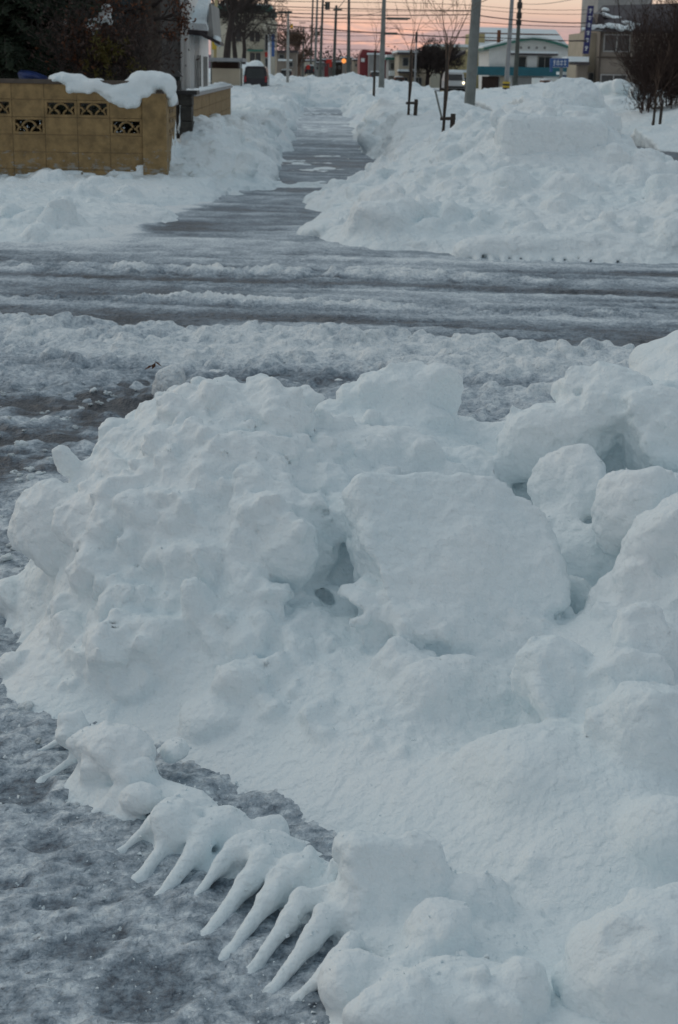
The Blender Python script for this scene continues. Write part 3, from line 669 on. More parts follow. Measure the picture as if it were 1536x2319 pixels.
# --- big pile right of the crossing
pts = pp([(800, 432, 17), (860, 405, 17.6), (950, 470, 14.6), (1000, 400, 15.6), (1100, 470, 14.2), (1100, 400, 15.1), (1150, 388, 15.3), (1250, 392, 15.2), (1360, 390, 15.2), (1180, 255, 16.3), (1250, 250, 16.5), (1300, 240, 16.7), (1360, 262, 16.3), (1300, 226, 16.9), (1240, 238, 17),
  (1370, 275, 16.8), (1450, 372, 16.5), (1400, 322, 16.6), (1500, 392, 16.4), (1540, 396, 16.4), (1700, 398, 16.4), (1115, 300, 17.2), (1112, 310, 16.8), (1450, 450, 14.4), (1250, 450, 14.4), (1540, 480, 13.7), (1700, 480, 13.7), (1250, 550, 13.0), (1400, 545, 13.0), (1540, 550, 13.0), (1700, 550, 13), (1150, 252, 17), (1080, 270, 17.6), (1050, 285, 17.6), (1010, 305, 18.4), (960, 330, 18.6), (900, 370, 19), (860, 395, 19), (900, 340, 22), (950, 300, 22), (880, 440, 15.6), (820, 500, 14.0), (900, 480, 13.9), (1000, 540, 13.4), (1110, 300, 16.6), (1060, 340, 16.4), (1150, 320, 15.9)])
pts += gg([(640, 535), (700, 560), (800, 590), (950, 590), (1080, 605), (1250, 612), (1536, 615), (1750, 615), (700, 490), (760, 440), (800, 415), (835, 398)])
pts += [np.array(p) for p in ((.2, 21, .0), (1.3, 22, .4), (2.0, 21.5, .35), (2.4, 20, .2), (3.5, 19.2, .1), (4.6, 18.4, .05), (4.0, 18, .3), (5, 17.5, .4), (0, 12, -.1), (2, 12, -.1), (5, 12, -.1), (-.5, 17, -.1), (-.5, 14, -.1))]
def post_c(s):
    def b(px, py, Y, rx, ry, rz, t=(0, 0, 0), **k): bp(px, py, Y, rx, ry, rz, t, s=s, **k)
    b(850, 515, 13.7, .36, .32, .22, k=.05, cuts=6)
    b(905, 500, 13.8, .20, .22, .20, k=.04, cuts=6)
    b(730, 520, 14.3, .25, .25, .12, k=.05, cuts=4)
    b(820, 440, 16.6, .16, .16, .14, k=.04, cuts=5)
    b(1300, 248, 16.8, .36, .26, .30, (0, 32, 0), k=.04, cuts=7); b(1298, 236, 16.8, .16, .2, .16, (0, 40, 0), k=.03, cuts=6)
    b(1345, 290, 16.6, .18, .2, .14, (0, 40, 0), k=.04, cuts=3)
    b(1155, 262, 16.6, .11, .12, .17, k=.04, cuts=4)
    b(1070, 275, 17.6, .11, .15, .10, k=.04, cuts=5)
    b(1400, 345, 16.3, .18, .2, .10, (0, 30, 0), k=.04, cuts=4)
    b(1160, 425, 14.9, .22, .22, .2, k=.04, cuts=6)
    b(1290, 440, 14.7, .28, .22, .18, k=.04, cuts=6)
    b(1440, 425, 15.0, .24, .22, .12, k=.04, cuts=6)
    b(1500, 415, 15.6, .14, .2, .07, k=.04, cuts=6)
    b(1520, 440, 14.4, .25, .22, .16, k=.04, cuts=6)
    # smooth plough cut at the foot with tooth marks
    for i in range(30): 
        g = G(1090 + i * 40, 575, .05); s.blob(g + np.array([0, .16, .0]), (.2, .2, .11), k=.08)
    s.retop(); x = float(G(1075, 600, 0)[0])
    while x < s.x[-1] - .1:
        i = int((x - s.lo[0]) / s.v); col = s.H[i] > .045; j = int(np.argmax(col))
        s.blob((x, s.y[j] - .02, .012), (rng.uniform(.026, .042), .20, rng.uniform(.030, .048)), Euler((R(10), 0, 0)), k=.012, sub=True)
        s.caps((x + .058, s.y[j] + .08, .045), (x + .052, s.y[j] - .11, -.005), .034, .020, k=.02); x += .115 + rng.uniform(-.012, .012)
bank('snow_pile', (-.6, 11.9, -.08), (5.1, 21.8, 1.5), .024, pts, 430, 3200, (.09, .24, .03, .085), 'big rough pile of ploughed snow topped by a flat-faced block, right of the icy path', post=post_c, seed=3, amp=.028, noise_s=.35)

s = Solid(P(1245, 322, 15.9) - np.array([.8, .5, .55]), P(1245, 322, 15.9) + np.array([.8, .6, .55]), .022); rng = np.random.default_rng(8)
s.blob(P(1243, 332, 15.85), (.54, .26, .29), Euler((R(-10), R(2), R(5))), k=.03, box=True)
for _ in range(50): s.blob(P(1243, 332, 15.95) + np.array([rng.uniform(-.56, .56), rng.uniform(-.1, .2), rng.choice([-.26, .26]) + rng.uniform(-.05, .05)]), rng.uniform(.04, .12, 3), rot3(rng), k=.03, cuts=4, rng=rng)
s.noise(lambda x, y, z: -(.022 * fbm(x, y, z, .3, 3, 6) + .008 * fbm(x, y, z, .08, 2, 7)), .06)
tag(s.mesh('snow_block', 'snow_far'), 'broad flat-faced block of snow standing near the top of the big rough pile', 'snow block', kind='thing')
# --- low bank before the block wall
pts = pp([(0, 418, 17.2), (120, 425, 17), (250, 420, 17.4), (380, 425, 17.6), (480, 410, 18.5), (580, 400, 20), (0, 470, 15.3), (120, 470, 15.2), (250, 480, 15), (350, 470, 15.6), (0, 530, 13.4), (150, 530, 13.4), (230, 520, 13.8), (-150, 420, 17), (-150, 500, 14.5), (0, 404, 18.8), (150, 404, 18.8), (300, 408, 18.6), (400, 402, 18.9)])
pts += gg([(-200, 575), (0, 575), (150, 568), (250, 558), (320, 520), (420, 480), (520, 450), (610, 422), (640, 385)])
pts += gg([(400, 530), (500, 490), (640, 440), (300, 570), (600, 460)], -.12)
pts += [np.array(p) for p in ((-5, 20.4, .25), (-3.5, 20.4, .25), (-2, 20.4, .22), (-1, 21, .1), (-.4, 20.6, -.1), (-.4, 17, -.1), (-1, 14, -.1), (-2, 12, -.1), (-4, 12, -.1))]
def post_a(s):
    for i in range(40):
        a_ = rng.uniform(-5, -2.2); y = rng.uniform(13.2, 14.6)
        s.blob((a_, y, s.hat(a_, y) - .02), (rng.uniform(.1, .24), .15, rng.uniform(.08, .16)), rot3(rng), k=.04, cuts=5, rng=rng)
    for i in range(9): bp(rng.uniform(20, 300), rng.uniform(460, 540), 14, .012, .06, .012, s=s, sub=True, k=.01, cuts=0)
def lowrough(X, Y, h): return h
bank('snow_bank', (-5.2, 11.9, -.08), (-.35, 20.6, .75), .026, pts, 50, 350, (.10, .2, .03, .07), 'low smooth-cut snow bank lying along the foot of the yellow block wall', post=post_a, seed=5, amp=.02, noise_s=.4, fade=True)

# --- heap between the block wall and the path
pts = pp([(395, 330, 20.6), (430, 290, 21), (460, 268, 21.5), (505, 272, 21.5), (550, 300, 21.5), (590, 330, 21.5), (620, 362, 21.8), (480, 330, 20.4), (540, 350, 20.5), (430, 370, 19.8), (500, 385, 20), (580, 385, 20.6), (540, 280, 26), (580, 300, 27), (610, 320, 25.5)])
pts += [np.array(p) for p in ((-.62, 19, -.05), (-.55, 21, -.06), (-.55, 23, -.06), (-.58, 25, -.06), (-.6, 28, -.05), (-1.8, 24, .5), (-2.4, 20, .5), (-2.4, 24, .4), (-2, 28, .35), (-1.2, 28, .3), (-1.7, 18.6, .1), (-1, 18.6, .08))]
bank('snow_heap', (-2.3, 18.5, -.08), (-.45, 28.2, 1.15), .028, pts, 190, 1100, (.08, .18, .03, .07), 'rounded heap of lumpy snow shoved against the end of the block wall', seed=7, amp=.03, noise_s=.3, fade=True)

# --- far left bank
pts = pp([(540, 225, 50), (560, 206, 58), (600, 200, 60), (640, 198, 70), (625, 183, 78), (590, 250, 40), (560, 280, 33), (600, 300, 31), (640, 215, 62), (660, 205, 72), (610, 230, 46)])
pts += [np.array(p) for p in ((-.72, 26, -.05), (-.72, 35, -.05), (-.72, 45, -.05), (-.75, 60, -.05), (-.8, 74, .1), (-3, 27, .4), (-4.5, 35, .45), (-5.5, 50, .45), (-6, 70, .6), (-6, 90, .9), (-2, 90, 1.0), (-.5, 82, .9), (-1, 26, .3))]
bank('snow_bank', (-6.5, 26, -.08), (-.4, 92, 1.6), .06, pts, 500, 1300, (.14, .34, .06, .13), 'long uneven snow bank on the left of the path running past the shed', seed=9, amp=.05, noise_s=.6, cuts=3, fade=True)

# --- long bank between the path and the main street
pts = pp([(870, 300, 23.5), (850, 350, 22), (880, 250, 29), (960, 262, 27), (1000, 275, 24), (830, 290, 31), (900, 230, 38), (980, 225, 38), (1060, 235, 38), (800, 262, 40), (820, 215, 52), (880, 208, 55), (950, 207, 58), (1010, 215, 55), (780, 230, 55), (780, 200, 68), (830, 190, 72), (800, 163, 84), (770, 176, 82), (740, 180, 84), (850, 190, 78), (900, 200, 75), (960, 205, 72), (700, 185, 86), (660, 192, 86), (1020, 215, 60)])
pts += [np.array(p) for p in ((.98, 22, -.05), (.95, 26, -.05), (.98, 32, -.05), (1.0, 40, -.05), (1.0, 50, -.05), (1.0, 62, -.03), (.6, 72, .1), (0, 78, .3), (-1, 82, .8), (4.9, 24, -.04), (4.8, 30, -.04), (4.9, 40, -.04), (4.9, 55, -.04), (5, 70, -.04), (5, 85, 0), (3.2, 26, .28), (3.4, 30, .15), (3.7, 36, .08), (4.2, 44, .04), (3, 94, 1.0), (0, 94, 1.0), (2.8, 21, .3), (4, 22, .1))]
bank('snow_bank', (-2.5, 20, -.08), (5.4, 95, 1.9), .055, pts, 800, 3200, (.13, .34, .05, .13), 'long jumbled snow bank between the path and the street, holding saplings and poles', seed=11, amp=.05, noise_s=.5, cuts=4, fade=True)

# --- bank across the main street
pts = pp([(1450, 300, 34), (1536, 300, 33), (1400, 255, 42), (1480, 262, 38), (1536, 262, 37), (1350, 225, 50), (1330, 212, 54), (1420, 200, 48), (1440, 225, 45), (1500, 235, 42), (1560, 235, 40), (1300, 225, 58), (1240, 212, 72), (1180, 208, 78), (1100, 205, 85), (1200, 235, 58), (1700, 230, 36), (1700, 300, 32), (1270, 222, 60), (1150, 230, 66), (1080, 215, 85)])
pts += [np.array(p) for p in ((7.6, 31, -.04), (7.9, 36, -.04), (8.3, 42, -.04), (9.0, 50, -.04), (9.2, 60, -.04), (8.8, 75, -.03), (8.6, 95, -.02), (7, 31, -.05), (7, 95, -.05), (13, 30, 1.0), (22, 30, 1.0), (22, 60, 1.1), (20, 95, 1.0), (14, 50, 1.3), (14, 95, .9), (10, 95, .5), (7.4, 26, -.05), (12, 26, .7), (9, 26, .3))]
def post_f(s):
    def b(px, py, Y, rx, ry, rz, t=(0, 0, 0), **k): bp(px, py, Y, rx, ry, rz, t, s=s, **k)
    b(1412, 198, 46, .26, .3, .22, (0, -8, 0), box=True, k=.06); b(1440, 212, 45, .14, .3, .24, k=.06, cuts=4); b(1355, 212, 47, .5, .4, .25, k=.1, cuts=5); b(1385, 200, 46.5, .3, .4, .2, k=.08, cuts=5)
    b(1320, 216, 52, .4, .4, .2, k=.08, cuts=5)
bank('snow_bank', (6.9, 25.5, -.08), (22.5, 96, 2.2), .075, pts, 450, 1300, (.18, .40, .07, .15), 'broad snow bank on the far side of the main street under the dark shrub', seed=13, amp=.06, noise_s=.7, cuts=4, post=post_f, fade=True)

# --- slushy windrow along the near edge of the street
rng = np.random.default_rng(21)
s = Solid((-3.0, 5.6, -.04), (3.0, 9.4, .34), .015)
pts = []
for x in np.arange(-3.4, 3.8, .5):
    o = -.18 * x - .4
    pts += [np.array([x, 9.1 + o, -.02]), np.array([x, 8.75 + o, .10 if x > -1.9 else .13]), np.array([x, 8.35 + o, .055]), np.array([x, 8.05 + o, .09 if x > -.9 else .04]), np.array([x, 7.75 + o, .02 if x > -1 else .05]), np.array([x, 7.3 + o, .045 if x > -.3 else (-.01 if x > -1.3 else .02)]), np.array([x, 6.9 + o, .0 if x > -.2 else -.03]), np.array([x, 6.3 + o, -.03]), np.array([x, 5.6 + o, -.03]), np.array([x, 9.8 + o, -.03])]
s.field(pts, lambda X, Y, h: h + .022 * fbm(X, Y, np.zeros_like(X), .4, 3, 23))
scatter(s, 260, (-3., 3.), (6.9, 9.2), (.04, 1), (.04, .08), k=.012, cuts=4, inset=.3)
scatter(s, 4600, (-3., 3.), (5.8, 9.3), (.004, 1), (.016, .045), lambda x, y, h: .25 + 10 * h, k=.006, cuts=2, inset=.15)
for (px, py, Y, rx, rz) in ((390, 875, 7.0, .085, .11), (600, 785, 8.75, .12, .10), (400, 800, 8.3, .10, .07), (300, 850, 7.6, .10, .06), (560, 790, 8.7, .07, .06)):
    bp(px, py, Y, rx, rx, rz, s=s, k=.03, cuts=4)
s.noise(lambda x, y, z: -(.010 * fbm(x, y, z, .10, 4, 24) + .012 * (puff(x, y, z, .05, 25) - .5)), .04)
wo_ = tag(s.mesh('snow_windrow', 'slush', fine=lambda x, y, z: .003 * fbm(x, y, z, .03, 3, 26), floor=-.005), 'long low windrow of slushy lumps along the near side of the street', 'snow ridge', kind='thing')
def cover_attr(o, fn):
    n_ = len(o.data.vertices); c = np.empty(n_ * 3, np.float32); o.data.vertices.foreach_get('co', c); c = c.reshape(-1, 3)
    a = o.data.attributes.new('cover', 'FLOAT', 'POINT'); a.data.foreach_set('value', fn(c[:, 0], c[:, 1], c[:, 2]).astype(np.float32))
def wcov(x, y, z):
    return .42 + 5.5 * np.clip(z, 0, .08) + .12 * fbm(x, y, z, .12, 3, 27) + .1 * fbm(x, y, z, .6, 2, 28) - .25 * np.exp(-((y + .18 * x + .4 - 7.75) / .12) ** 2)
cover_attr(wo_, wcov)
# --- pile cut by the right edge, behind the mound
rng = np.random.default_rng(31)
C2 = P(1560, 860, 5.6)
s = Solid(C2 - np.array([.65, .6, .75]), C2 + np.array([.9, .9, .5]), .014)
s.field([P(1440, 850, 5.7), P(1460, 810, 5.8), P(1500, 780, 5.8), P(1536, 755, 5.8), P(1650, 720, 5.8), P(1850, 720, 5.8), P(1500, 900, 5.4), P(1560, 900, 5.2), P(1700, 900, 5.2), np.array([.85, 5.9, -.03]), np.array([.9, 6.4, -.05]), np.array([1.4, 6.6, -.03]), np.array([2, 6.6, 0]), np.array([.85, 5.2, .1]), np.array([1.3, 4.8, .4]), np.array([2.2, 5, .4])])
scatter(s, 60, (.8, 2.4), (5, 6.6), (.1, 2), (.06, .13), k=.02, cuts=4, inset=.5)
scatter(s, 200, (.8, 2.4), (5, 6.6), (.02, 2), (.02, .05), k=.012, cuts=2, inset=.3)
s.noise(lambda x, y, z: -(.010 * fbm(x, y, z, .12, 3, 33)), .03)
tag(s.mesh('snow_pile', 'snow_near', floor=-.005), 'pale snow pile cut by the right edge of the picture, beyond the mound', 'snow pile', kind='thing')
# loose lumps of snow lying on the slush
rng = np.random.default_rng(41)
lumps = []
for i in range(4):
    s = Solid((-.2, -.2, -.15), (.2, .2, .15), .016)
    s.blob((0, 0, 0), (.11 * rng.uniform(.7, 1), .12 * rng.uniform(.6, 1), .08), rot3(rng), k=.02, cuts=5, rng=rng)
    for _ in range(6): s.blob(rng.uniform(-.07, .07, 3), (.05, .04, .04), rot3(rng), k=.02, cuts=3, rng=rng)
    s.noise(lambda x, y, z: -.012 * fbm(x, y, z, .06, 3, 43 + i), .04)
    lumps.append(s)
def lump_obj(i, x, y, z, sc_, rz, label, first={}):
    if i not in first:
        o = lumps[i].mesh('snow_lump', 'snow_near'); first[i] = o
    else:
        o = first[i].copy(); COL.objects.link(o)
    o.location = (x, y, z); o.scale = (sc_, sc_, sc_ * .6); o.rotation_euler = (0, 0, rz); tag(o, label, 'snow lump', 'small snow lumps scattered on the slush beyond the mound')
n_ = 0
while n_ < 70:
    px, py = rng.uniform(-20, 420), rng.uniform(890, 1290)
    if px > 150 and py > 1000: continue
    g = G(px, py, 0); lump_obj(n_ % 4, g[0], g[1], gh(g[0], g[1]) + .002, rng.uniform(.07, .26), rng.uniform(0, 6.28), 'small snow lump lying loose on the dark slush left of the mound'); n_ += 1
for px, py, sc_ in ((60, 1612, .26), (740, 1868, .14), (88, 1696, .10), (690, 1830, .1), (335, 1240, .1)):
    if py < 1300: continue
    g = G(px, py, 0); lump_obj(1, g[0], g[1], gh(g[0], g[1]) + .004, sc_, 1.0, 'small loose lump of snow on the trodden slush at the foot of the mound')
# ================================================================== BUILT THINGS, TREES, POLES
for args in [('wall_block', (.275, .185, .082), .85, .35, 7, (60, .3, .006, 5)), ('wall_mortar', (.22, .16, .09), .9), ('old_plaster', (.33, .32, .29), .9), ('coping', (.10, .08, .065), .85), ('dark_stone', (.055, .052, .045), .8, .5, 9),
             ('white_siding', (.80, .80, .78), .6, .08, 2), ('cream', (.50, .47, .38), .8, .12, 1), ('beige', (.44, .38, .29), .8, .15, 1), ('taupe', (.25, .215, .18), .8, .12, 1), ('grey_wall', (.30, .30, .29), .8, .15, 1), ('brown_wall', (.030, .024, .020), .9, .3, 2),
             ('glass', (.03, .04, .045), .15, .2, 1), ('frame', (.35, .35, .34), .5), ('white_paint', (.80, .82, .82), .5, .06, 2), ('teal', (.015, .13, .17), .5, .15, 1), ('green_roof', (.04, .17, .13), .6, .2, 1), ('dark_roof', (.05, .04, .045), .6, .3, 1), ('red_paint', (.40, .03, .02), .5, .15, 1), ('dark_red', (.20, .025, .03), .6, .2, 1),
             ('blue_paint', (.03, .09, .25), .5, .1, 1), ('navy', (.010, .014, .10), .5, .1, 1), ('yellow_paint', (.55, .38, .03), .5, .15, 2), ('yellow_wall', (.45, .38, .20), .8, .1, 1), ('concrete', (.20, .215, .205), .85, .2, 3), ('concrete_dark', (.10, .11, .10), .85, .2, 3), ('pale_pole', (.36, .36, .34), .7, .1, 3),
             ('steel', (.25, .26, .27), .5, .15, 3), ('black', (.012, .012, .013), .5, .2, 3), ('wire', (.035, .03, .03), .6, .1, 3), ('bark', (.085, .068, .056), .95, .5, 14, (40, .9, .02, 5)), ('twig', (.040, .030, .027), .9, .3, 5), ('twig_pale', (.13, .085, .06), .9, .3, 5), ('twig_red', (.050, .030, .024), .9, .3, 3),
             ('needle', (.016, .030, .014), .8, .5, 2), ('leaf_rust', (.13, .045, .016), .8, .5, 4), ('leaf_olive', (.10, .085, .015), .7, .4, 4), ('wood_stake', (.05, .038, .03), .9, .4, 5), ('tarp', (.03, .06, .22), .4, .5, 3), ('car_dark', (.015, .018, .028), .25, .2, 2), ('tail_light', (.25, .01, .02), .3, .1, 2), ('car_white', (.5, .52, .53), .3, .05, 2), ('tyre', (.012, .012, .012), .9, .1, 3), ('rust', (.16, .06, .03), .8, .3, 3), ('purple_hill', (.16, .10, .14), .9, .2, .004)]:
    simple(*args)
simple('lamp_orange', (.8, .25, .05), emit=((1, .35, .08), .75)); simple('lamp_white', (.9, .8, .6), emit=((1, .85, .5), 3)); simple('lamp_amber', (.7, .4, .05), emit=((1, .45, .08), .35)); simple('red_sign', (.5, .03, .02), emit=((1, .05, .02), .02))

# worn pale plaster near the foot of the wall
n = MATS['wall_block'].node_tree; bs = n.nodes['Principled BSDF']; src = bs.inputs['Base Color'].links[0].from_socket
t = n.nodes.new('ShaderNodeTexCoord'); mp = n.nodes.new('ShaderNodeMapping'); mp.inputs['Scale'].default_value = (5, 5, 14); n.links.new(t.outputs['Object'], mp.inputs[0])
z = n.nodes.new('ShaderNodeTexNoise'); z.inputs['Scale'].default_value = 1.3; z.inputs['Detail'].default_value = 9; z.inputs['Roughness'].default_value = .75; n.links.new(mp.outputs[0], z.inputs[0])
sp = n.nodes.new('ShaderNodeSeparateXYZ'); n.links.new(t.outputs['Object'], sp.inputs[0])
g = n.nodes.new('ShaderNodeMapRange'); n.links.new(sp.outputs[2], g.inputs[0]); g.inputs[1].default_value = .15; g.inputs[2].default_value = .8; g.inputs[3].default_value = .09; g.inputs[4].default_value = -.10
ad = n.nodes.new('ShaderNodeMath'); ad.operation = 'ADD'; n.links.new(z.outputs[0], ad.inputs[0]); n.links.new(g.outputs[0], ad.inputs[1])
rp = n.nodes.new('ShaderNodeValToRGB'); rp.color_ramp.elements[0].position = .565; rp.color_ramp.elements[1].position = .61; n.links.new(ad.outputs[0], rp.inputs[0])
mx_ = n.nodes.new('ShaderNodeMix'); mx_.data_type = 'RGBA'; n.links.new(rp.outputs[0], mx_.inputs[0]); n.links.new(src, mx_.inputs[6]); mx_.inputs[7].default_value = (.27, .26, .23, 1); n.links.new(mx_.outputs[2], bs.inputs['Base Color'])
ROOT = {}
def thing(name, label, cat, loc, group=None):
    o = bpy.data.objects.new(name, None); COL.objects.link(o); o.location = loc; ROOT[o] = np.array(loc, float); o.empty_display_size = .1
    return tag(o, label, cat, group, 'thing')
class MB:
    def __init__(s): s.v = []; s.f = []; s.n = 0
    def add(s, v, f):
        v = np.asarray(v, float); s.v.append(v); s.f += [tuple(i + s.n for i in q) for q in f]; s.n += len(v); return s
    def box(s, x0, x1, y0, y1, z0, z1):
        return s.add([(x0, y0, z0), (x1, y0, z0), (x1, y1, z0), (x0, y1, z0), (x0, y0, z1), (x1, y0, z1), (x1, y1, z1), (x0, y1, z1)], [(0, 3, 2, 1), (4, 5, 6, 7), (0, 1, 5, 4), (1, 2, 6, 5), (2, 3, 7, 6), (3, 0, 4, 7)])
    def prism(s, poly, y0, y1):          # polygon in x,z extruded along y
        n_ = len(poly); v = [(x, y0, z) for x, z in poly] + [(x, y1, z) for x, z in poly]
        return s.add(v, [tuple(range(n_)), tuple(range(2 * n_ - 1, n_ - 1, -1))] + [(i, i + n_, (i + 1) % n_ + n_, (i + 1) % n_) for i in range(n_)])
    def prismx(s, poly, x0, x1):         # polygon in y,z extruded along x
        n_ = len(poly); v = [(x0, y, z) for y, z in poly] + [(x1, y, z) for y, z in poly]
        return s.add(v, [tuple(range(n_)), tuple(range(2 * n_ - 1, n_ - 1, -1))] + [(i, i + n_, (i + 1) % n_ + n_, (i + 1) % n_) for i in range(n_)])
    def tube(s, pts, rs, n_=6):
        pts = np.array(pts, float); k = len(pts)
        if np.isscalar(rs): rs = [rs] * k
        V = []
        for i in range(k):
            d = pts[min(i + 1, k - 1)] - pts[max(i - 1, 0)]; d /= np.linalg.norm(d) + 1e-9
            u = np.cross(d, (0, 1, 0) if abs(d[1]) < .8 else (1, 0, 0)); u /= np.linalg.norm(u); w_ = np.cross(d, u)
            for j in range(n_): a_ = 6.28318 * j / n_; V.append(pts[i] + rs[i] * (u * math.cos(a_) + w_ * math.sin(a_)))
        F = [(i * n_ + j, i * n_ + (j + 1) % n_, (i + 1) * n_ + (j + 1) % n_, (i + 1) * n_ + j) for i in range(k - 1) for j in range(n_)]
        F += [tuple(range(n_ - 1, -1, -1)), tuple(range((k - 1) * n_, k * n_))]
        return s.add(V, F)
    def build(s, name, mat, parent=None, smooth=False):
        root = parent
        while root is not None and root.parent is not None: root = root.parent
        off = ROOT.get(root, np.zeros(3)) if root is not None else np.zeros(3)
        V = np.concatenate(s.v) - off
        me = bpy.data.meshes.new(name); me.from_pydata(V.tolist(), [], s.f); me.materials.append(MATS[mat])
        if smooth: me.polygons.foreach_set('use_smooth', [True] * len(me.polygons))
        me.update(); o = bpy.data.objects.new(name, me); COL.objects.link(o); o.parent = parent
        return o
def X(px, Y, py=160): return float(P(px, py, Y)[0])
def Z(py, Y, px=768): return float(P(px, py, Y)[2])
def pbox(m_, px0, py0, px1, py1, Y, dep, zb=None):     # box whose front face covers that part of the picture at distance Y
    c = (px0 + px1) / 2; return m_.box(X(px0, Y, (py0 + py1) / 2), X(px1, Y, (py0 + py1) / 2), Y, Y + dep, Z(py1, Y, c) if zb is None else zb, Z(py0, Y, c))
def window(parent, px0, py0, px1, py1, Y, fr='frame', nm='window', mull=1, pane='glass'):
    a = X(px0, Y, py0); b_ = X(px1, Y, py0); z1 = Z(py0, Y, (px0 + px1) / 2); z0 = Z(py1, Y, (px0 + px1) / 2); t_ = max(.035, (b_ - a) * .045)
    m_ = MB(); m_.box(a, b_, Y - .06, Y + .02, z0, z0 + t_).box(a, b_, Y - .06, Y + .02, z1 - t_, z1).box(a, a + t_, Y - .057, Y + .02, z0 + t_, z1 - t_).box(b_ - t_, b_, Y - .057, Y + .02, z0 + t_, z1 - t_)
    for i in range(mull): c = a + (b_ - a) * (i + 1) / (mull + 1); m_.box(c - t_ * .5, c + t_ * .5, Y - .05, Y + .02, z0 + t_, z1 - t_)
    f = m_.build(nm, fr, parent); MB().box(a + t_ * .5, b_ - t_ * .5, Y - .03, Y + .01, z0 + t_ * .5, z1 - t_ * .5).build('pane', pane, f); return f

# ------------------------------------------------------------------ block wall
Yw = 19.0
xr = X(378, Yw, 300); zt = Z(212, Yw, 330); zb = -.05
bw = thing('block_wall', 'yellow concrete block wall with openwork blocks and snow on its corner', 'wall', (xr - 2, Yw, 0))
cw = .392; ch = .205
xc0 = X(323, Yw, 300)                       # where the corner pillar begins
vents = {}
row0 = Z(308, Yw, 292)                      # bottom of the lower row of openwork blocks
cols_n = 9
def col_of(px): return int(math.floor((xc0 - X(px, Yw, 270)) / cw))
low = [col_of(292), col_of(78)]; up = [col_of(220), col_of(150), col_of(12)]
bl = MB(); mort = MB(); zrows = [row0 + ch * k for k in range(-6, 4)]
ztop_l = row0 + ch * 3 - .02
for k in range(-6, 3):
    z0 = row0 + ch * k
    for c in range(cols_n):
        x1 = xc0 - c * cw; x0 = x1 - cw
        if (k == 0 and c in low) or (k == 1 and c in up): continue
        bl.box(x0 + .004, x1 - .004, Yw, Yw + .12, z0 + .004, min(z0 + ch, ztop_l) - .004); mort.box(x0, x1, Yw + .007, Yw + .113, z0, min(z0 + ch, ztop_l))
bl.build('blocks', 'wall_block', bw); mort.build('mortar', 'wall_mortar', bw)
def openwork(x0, x1, z0, z1, y0, y1):
    m_ = MB(); t_ = .03; m_.box(x0, x1, y0, y1, z0, z0 + t_).box(x0, x1, y0, y1, z1 - t_, z1).box(x0, x0 + t_, y0, y1, z0 + t_, z1 - t_).box(x1 - t_, x1, y0, y1, z0 + t_, z1 - t_)
    cx_ = (x0 + x1) / 2
    def arch(cx, cz, r, t2, a0=0, a1=math.pi):
        n_ = 10; pts = []
        for i in range(n_ + 1): a_ = a0 + (a1 - a0) * i / n_; pts.append((cx + r * math.cos(a_), cz + r * math.sin(a_)))
        for i in range(n_ + 1): a_ = a1 - (a1 - a0) * i / n_; pts.append((cx + (r - t2) * math.cos(a_), cz + (r - t2) * math.sin(a_)))
        for i in range(n_):
            q = [pts[i], pts[i + 1], pts[2 * n_ - i], pts[2 * n_ + 1 - i]]; q = [(min(max(x, x0 + .01), x1 - .01), min(max(z, z0 + .01), z1 - .01)) for x, z in q]
            m_.prism(q, y0 + .012, y1 - .02)
    zb_ = z0 + t_
    arch(cx_, zb_ + .045, .095, .022); arch(cx_ - .085, zb_ - .005, .07, .020); arch(cx_ + .085, zb_ - .005, .07, .020); arch(x0 + .03, zb_ + .05, .05, .02, 0, 1.57); arch(x1 - .03, zb_ + .05, .05, .02, 1.57, 3.14)
    return m_
for k, cs_ in ((0, low), (1, up)):
    for c in cs_: x1 = xc0 - c * cw; openwork(x1 - cw + .002, x1 - .002, row0 + ch * k + .002, row0 + ch * (k + 1) - .002, Yw - .002, Yw + .12).build('openwork_block', 'wall_block', bw)
MB().box(xc0 - cols_n * cw, xc0 - .01, Yw - .02, Yw + .14, ztop_l, ztop_l + .05).build('coping', 'coping', bw)
MB().box(xc0 + .004, xr, Yw - .03, Yw + .30, -.05, zt).build('corner_pillar', 'wall_block', bw)
# the side of the wall running back along the path
Ys1 = 20.3; zt2 = Z(238, 20.0, 395); m_ = MB(); mm = MB()
for k in range(-6, 3):
    z0 = row0 + ch * k; 
    for j, (ya, yb) in enumerate(((Yw + .304, Yw + .66), (Yw + .664, Yw + .98), (Yw + .984, Ys1))): m_.box(xr - .13, xr - .003, ya + .003, yb - .003, z0 + .004, min(z0 + ch, zt2) - .004)
    mm.box(xr - .12, xr - .012, Yw + .302, Ys1, z0, min(z0 + ch, zt2))
m_.build('side_blocks', 'wall_block', bw); mm.build('side_mortar', 'wall_mortar', bw)
MB().box(xr - .17, xr + .03, Yw + .302, Ys1 + .03, zt2, zt2 + .05).build('side_coping', 'steel', bw)
for ya in (Yw + .66, Yw + .32):
    m_ = MB()
    for q in range(3): m_.box(xr - .004, xr + .012, ya + .04, ya + .28, row0 + .03 + q * .12, row0 + .07 + q * .12)
    m_.build('side_openwork', 'wall_mortar', bw)
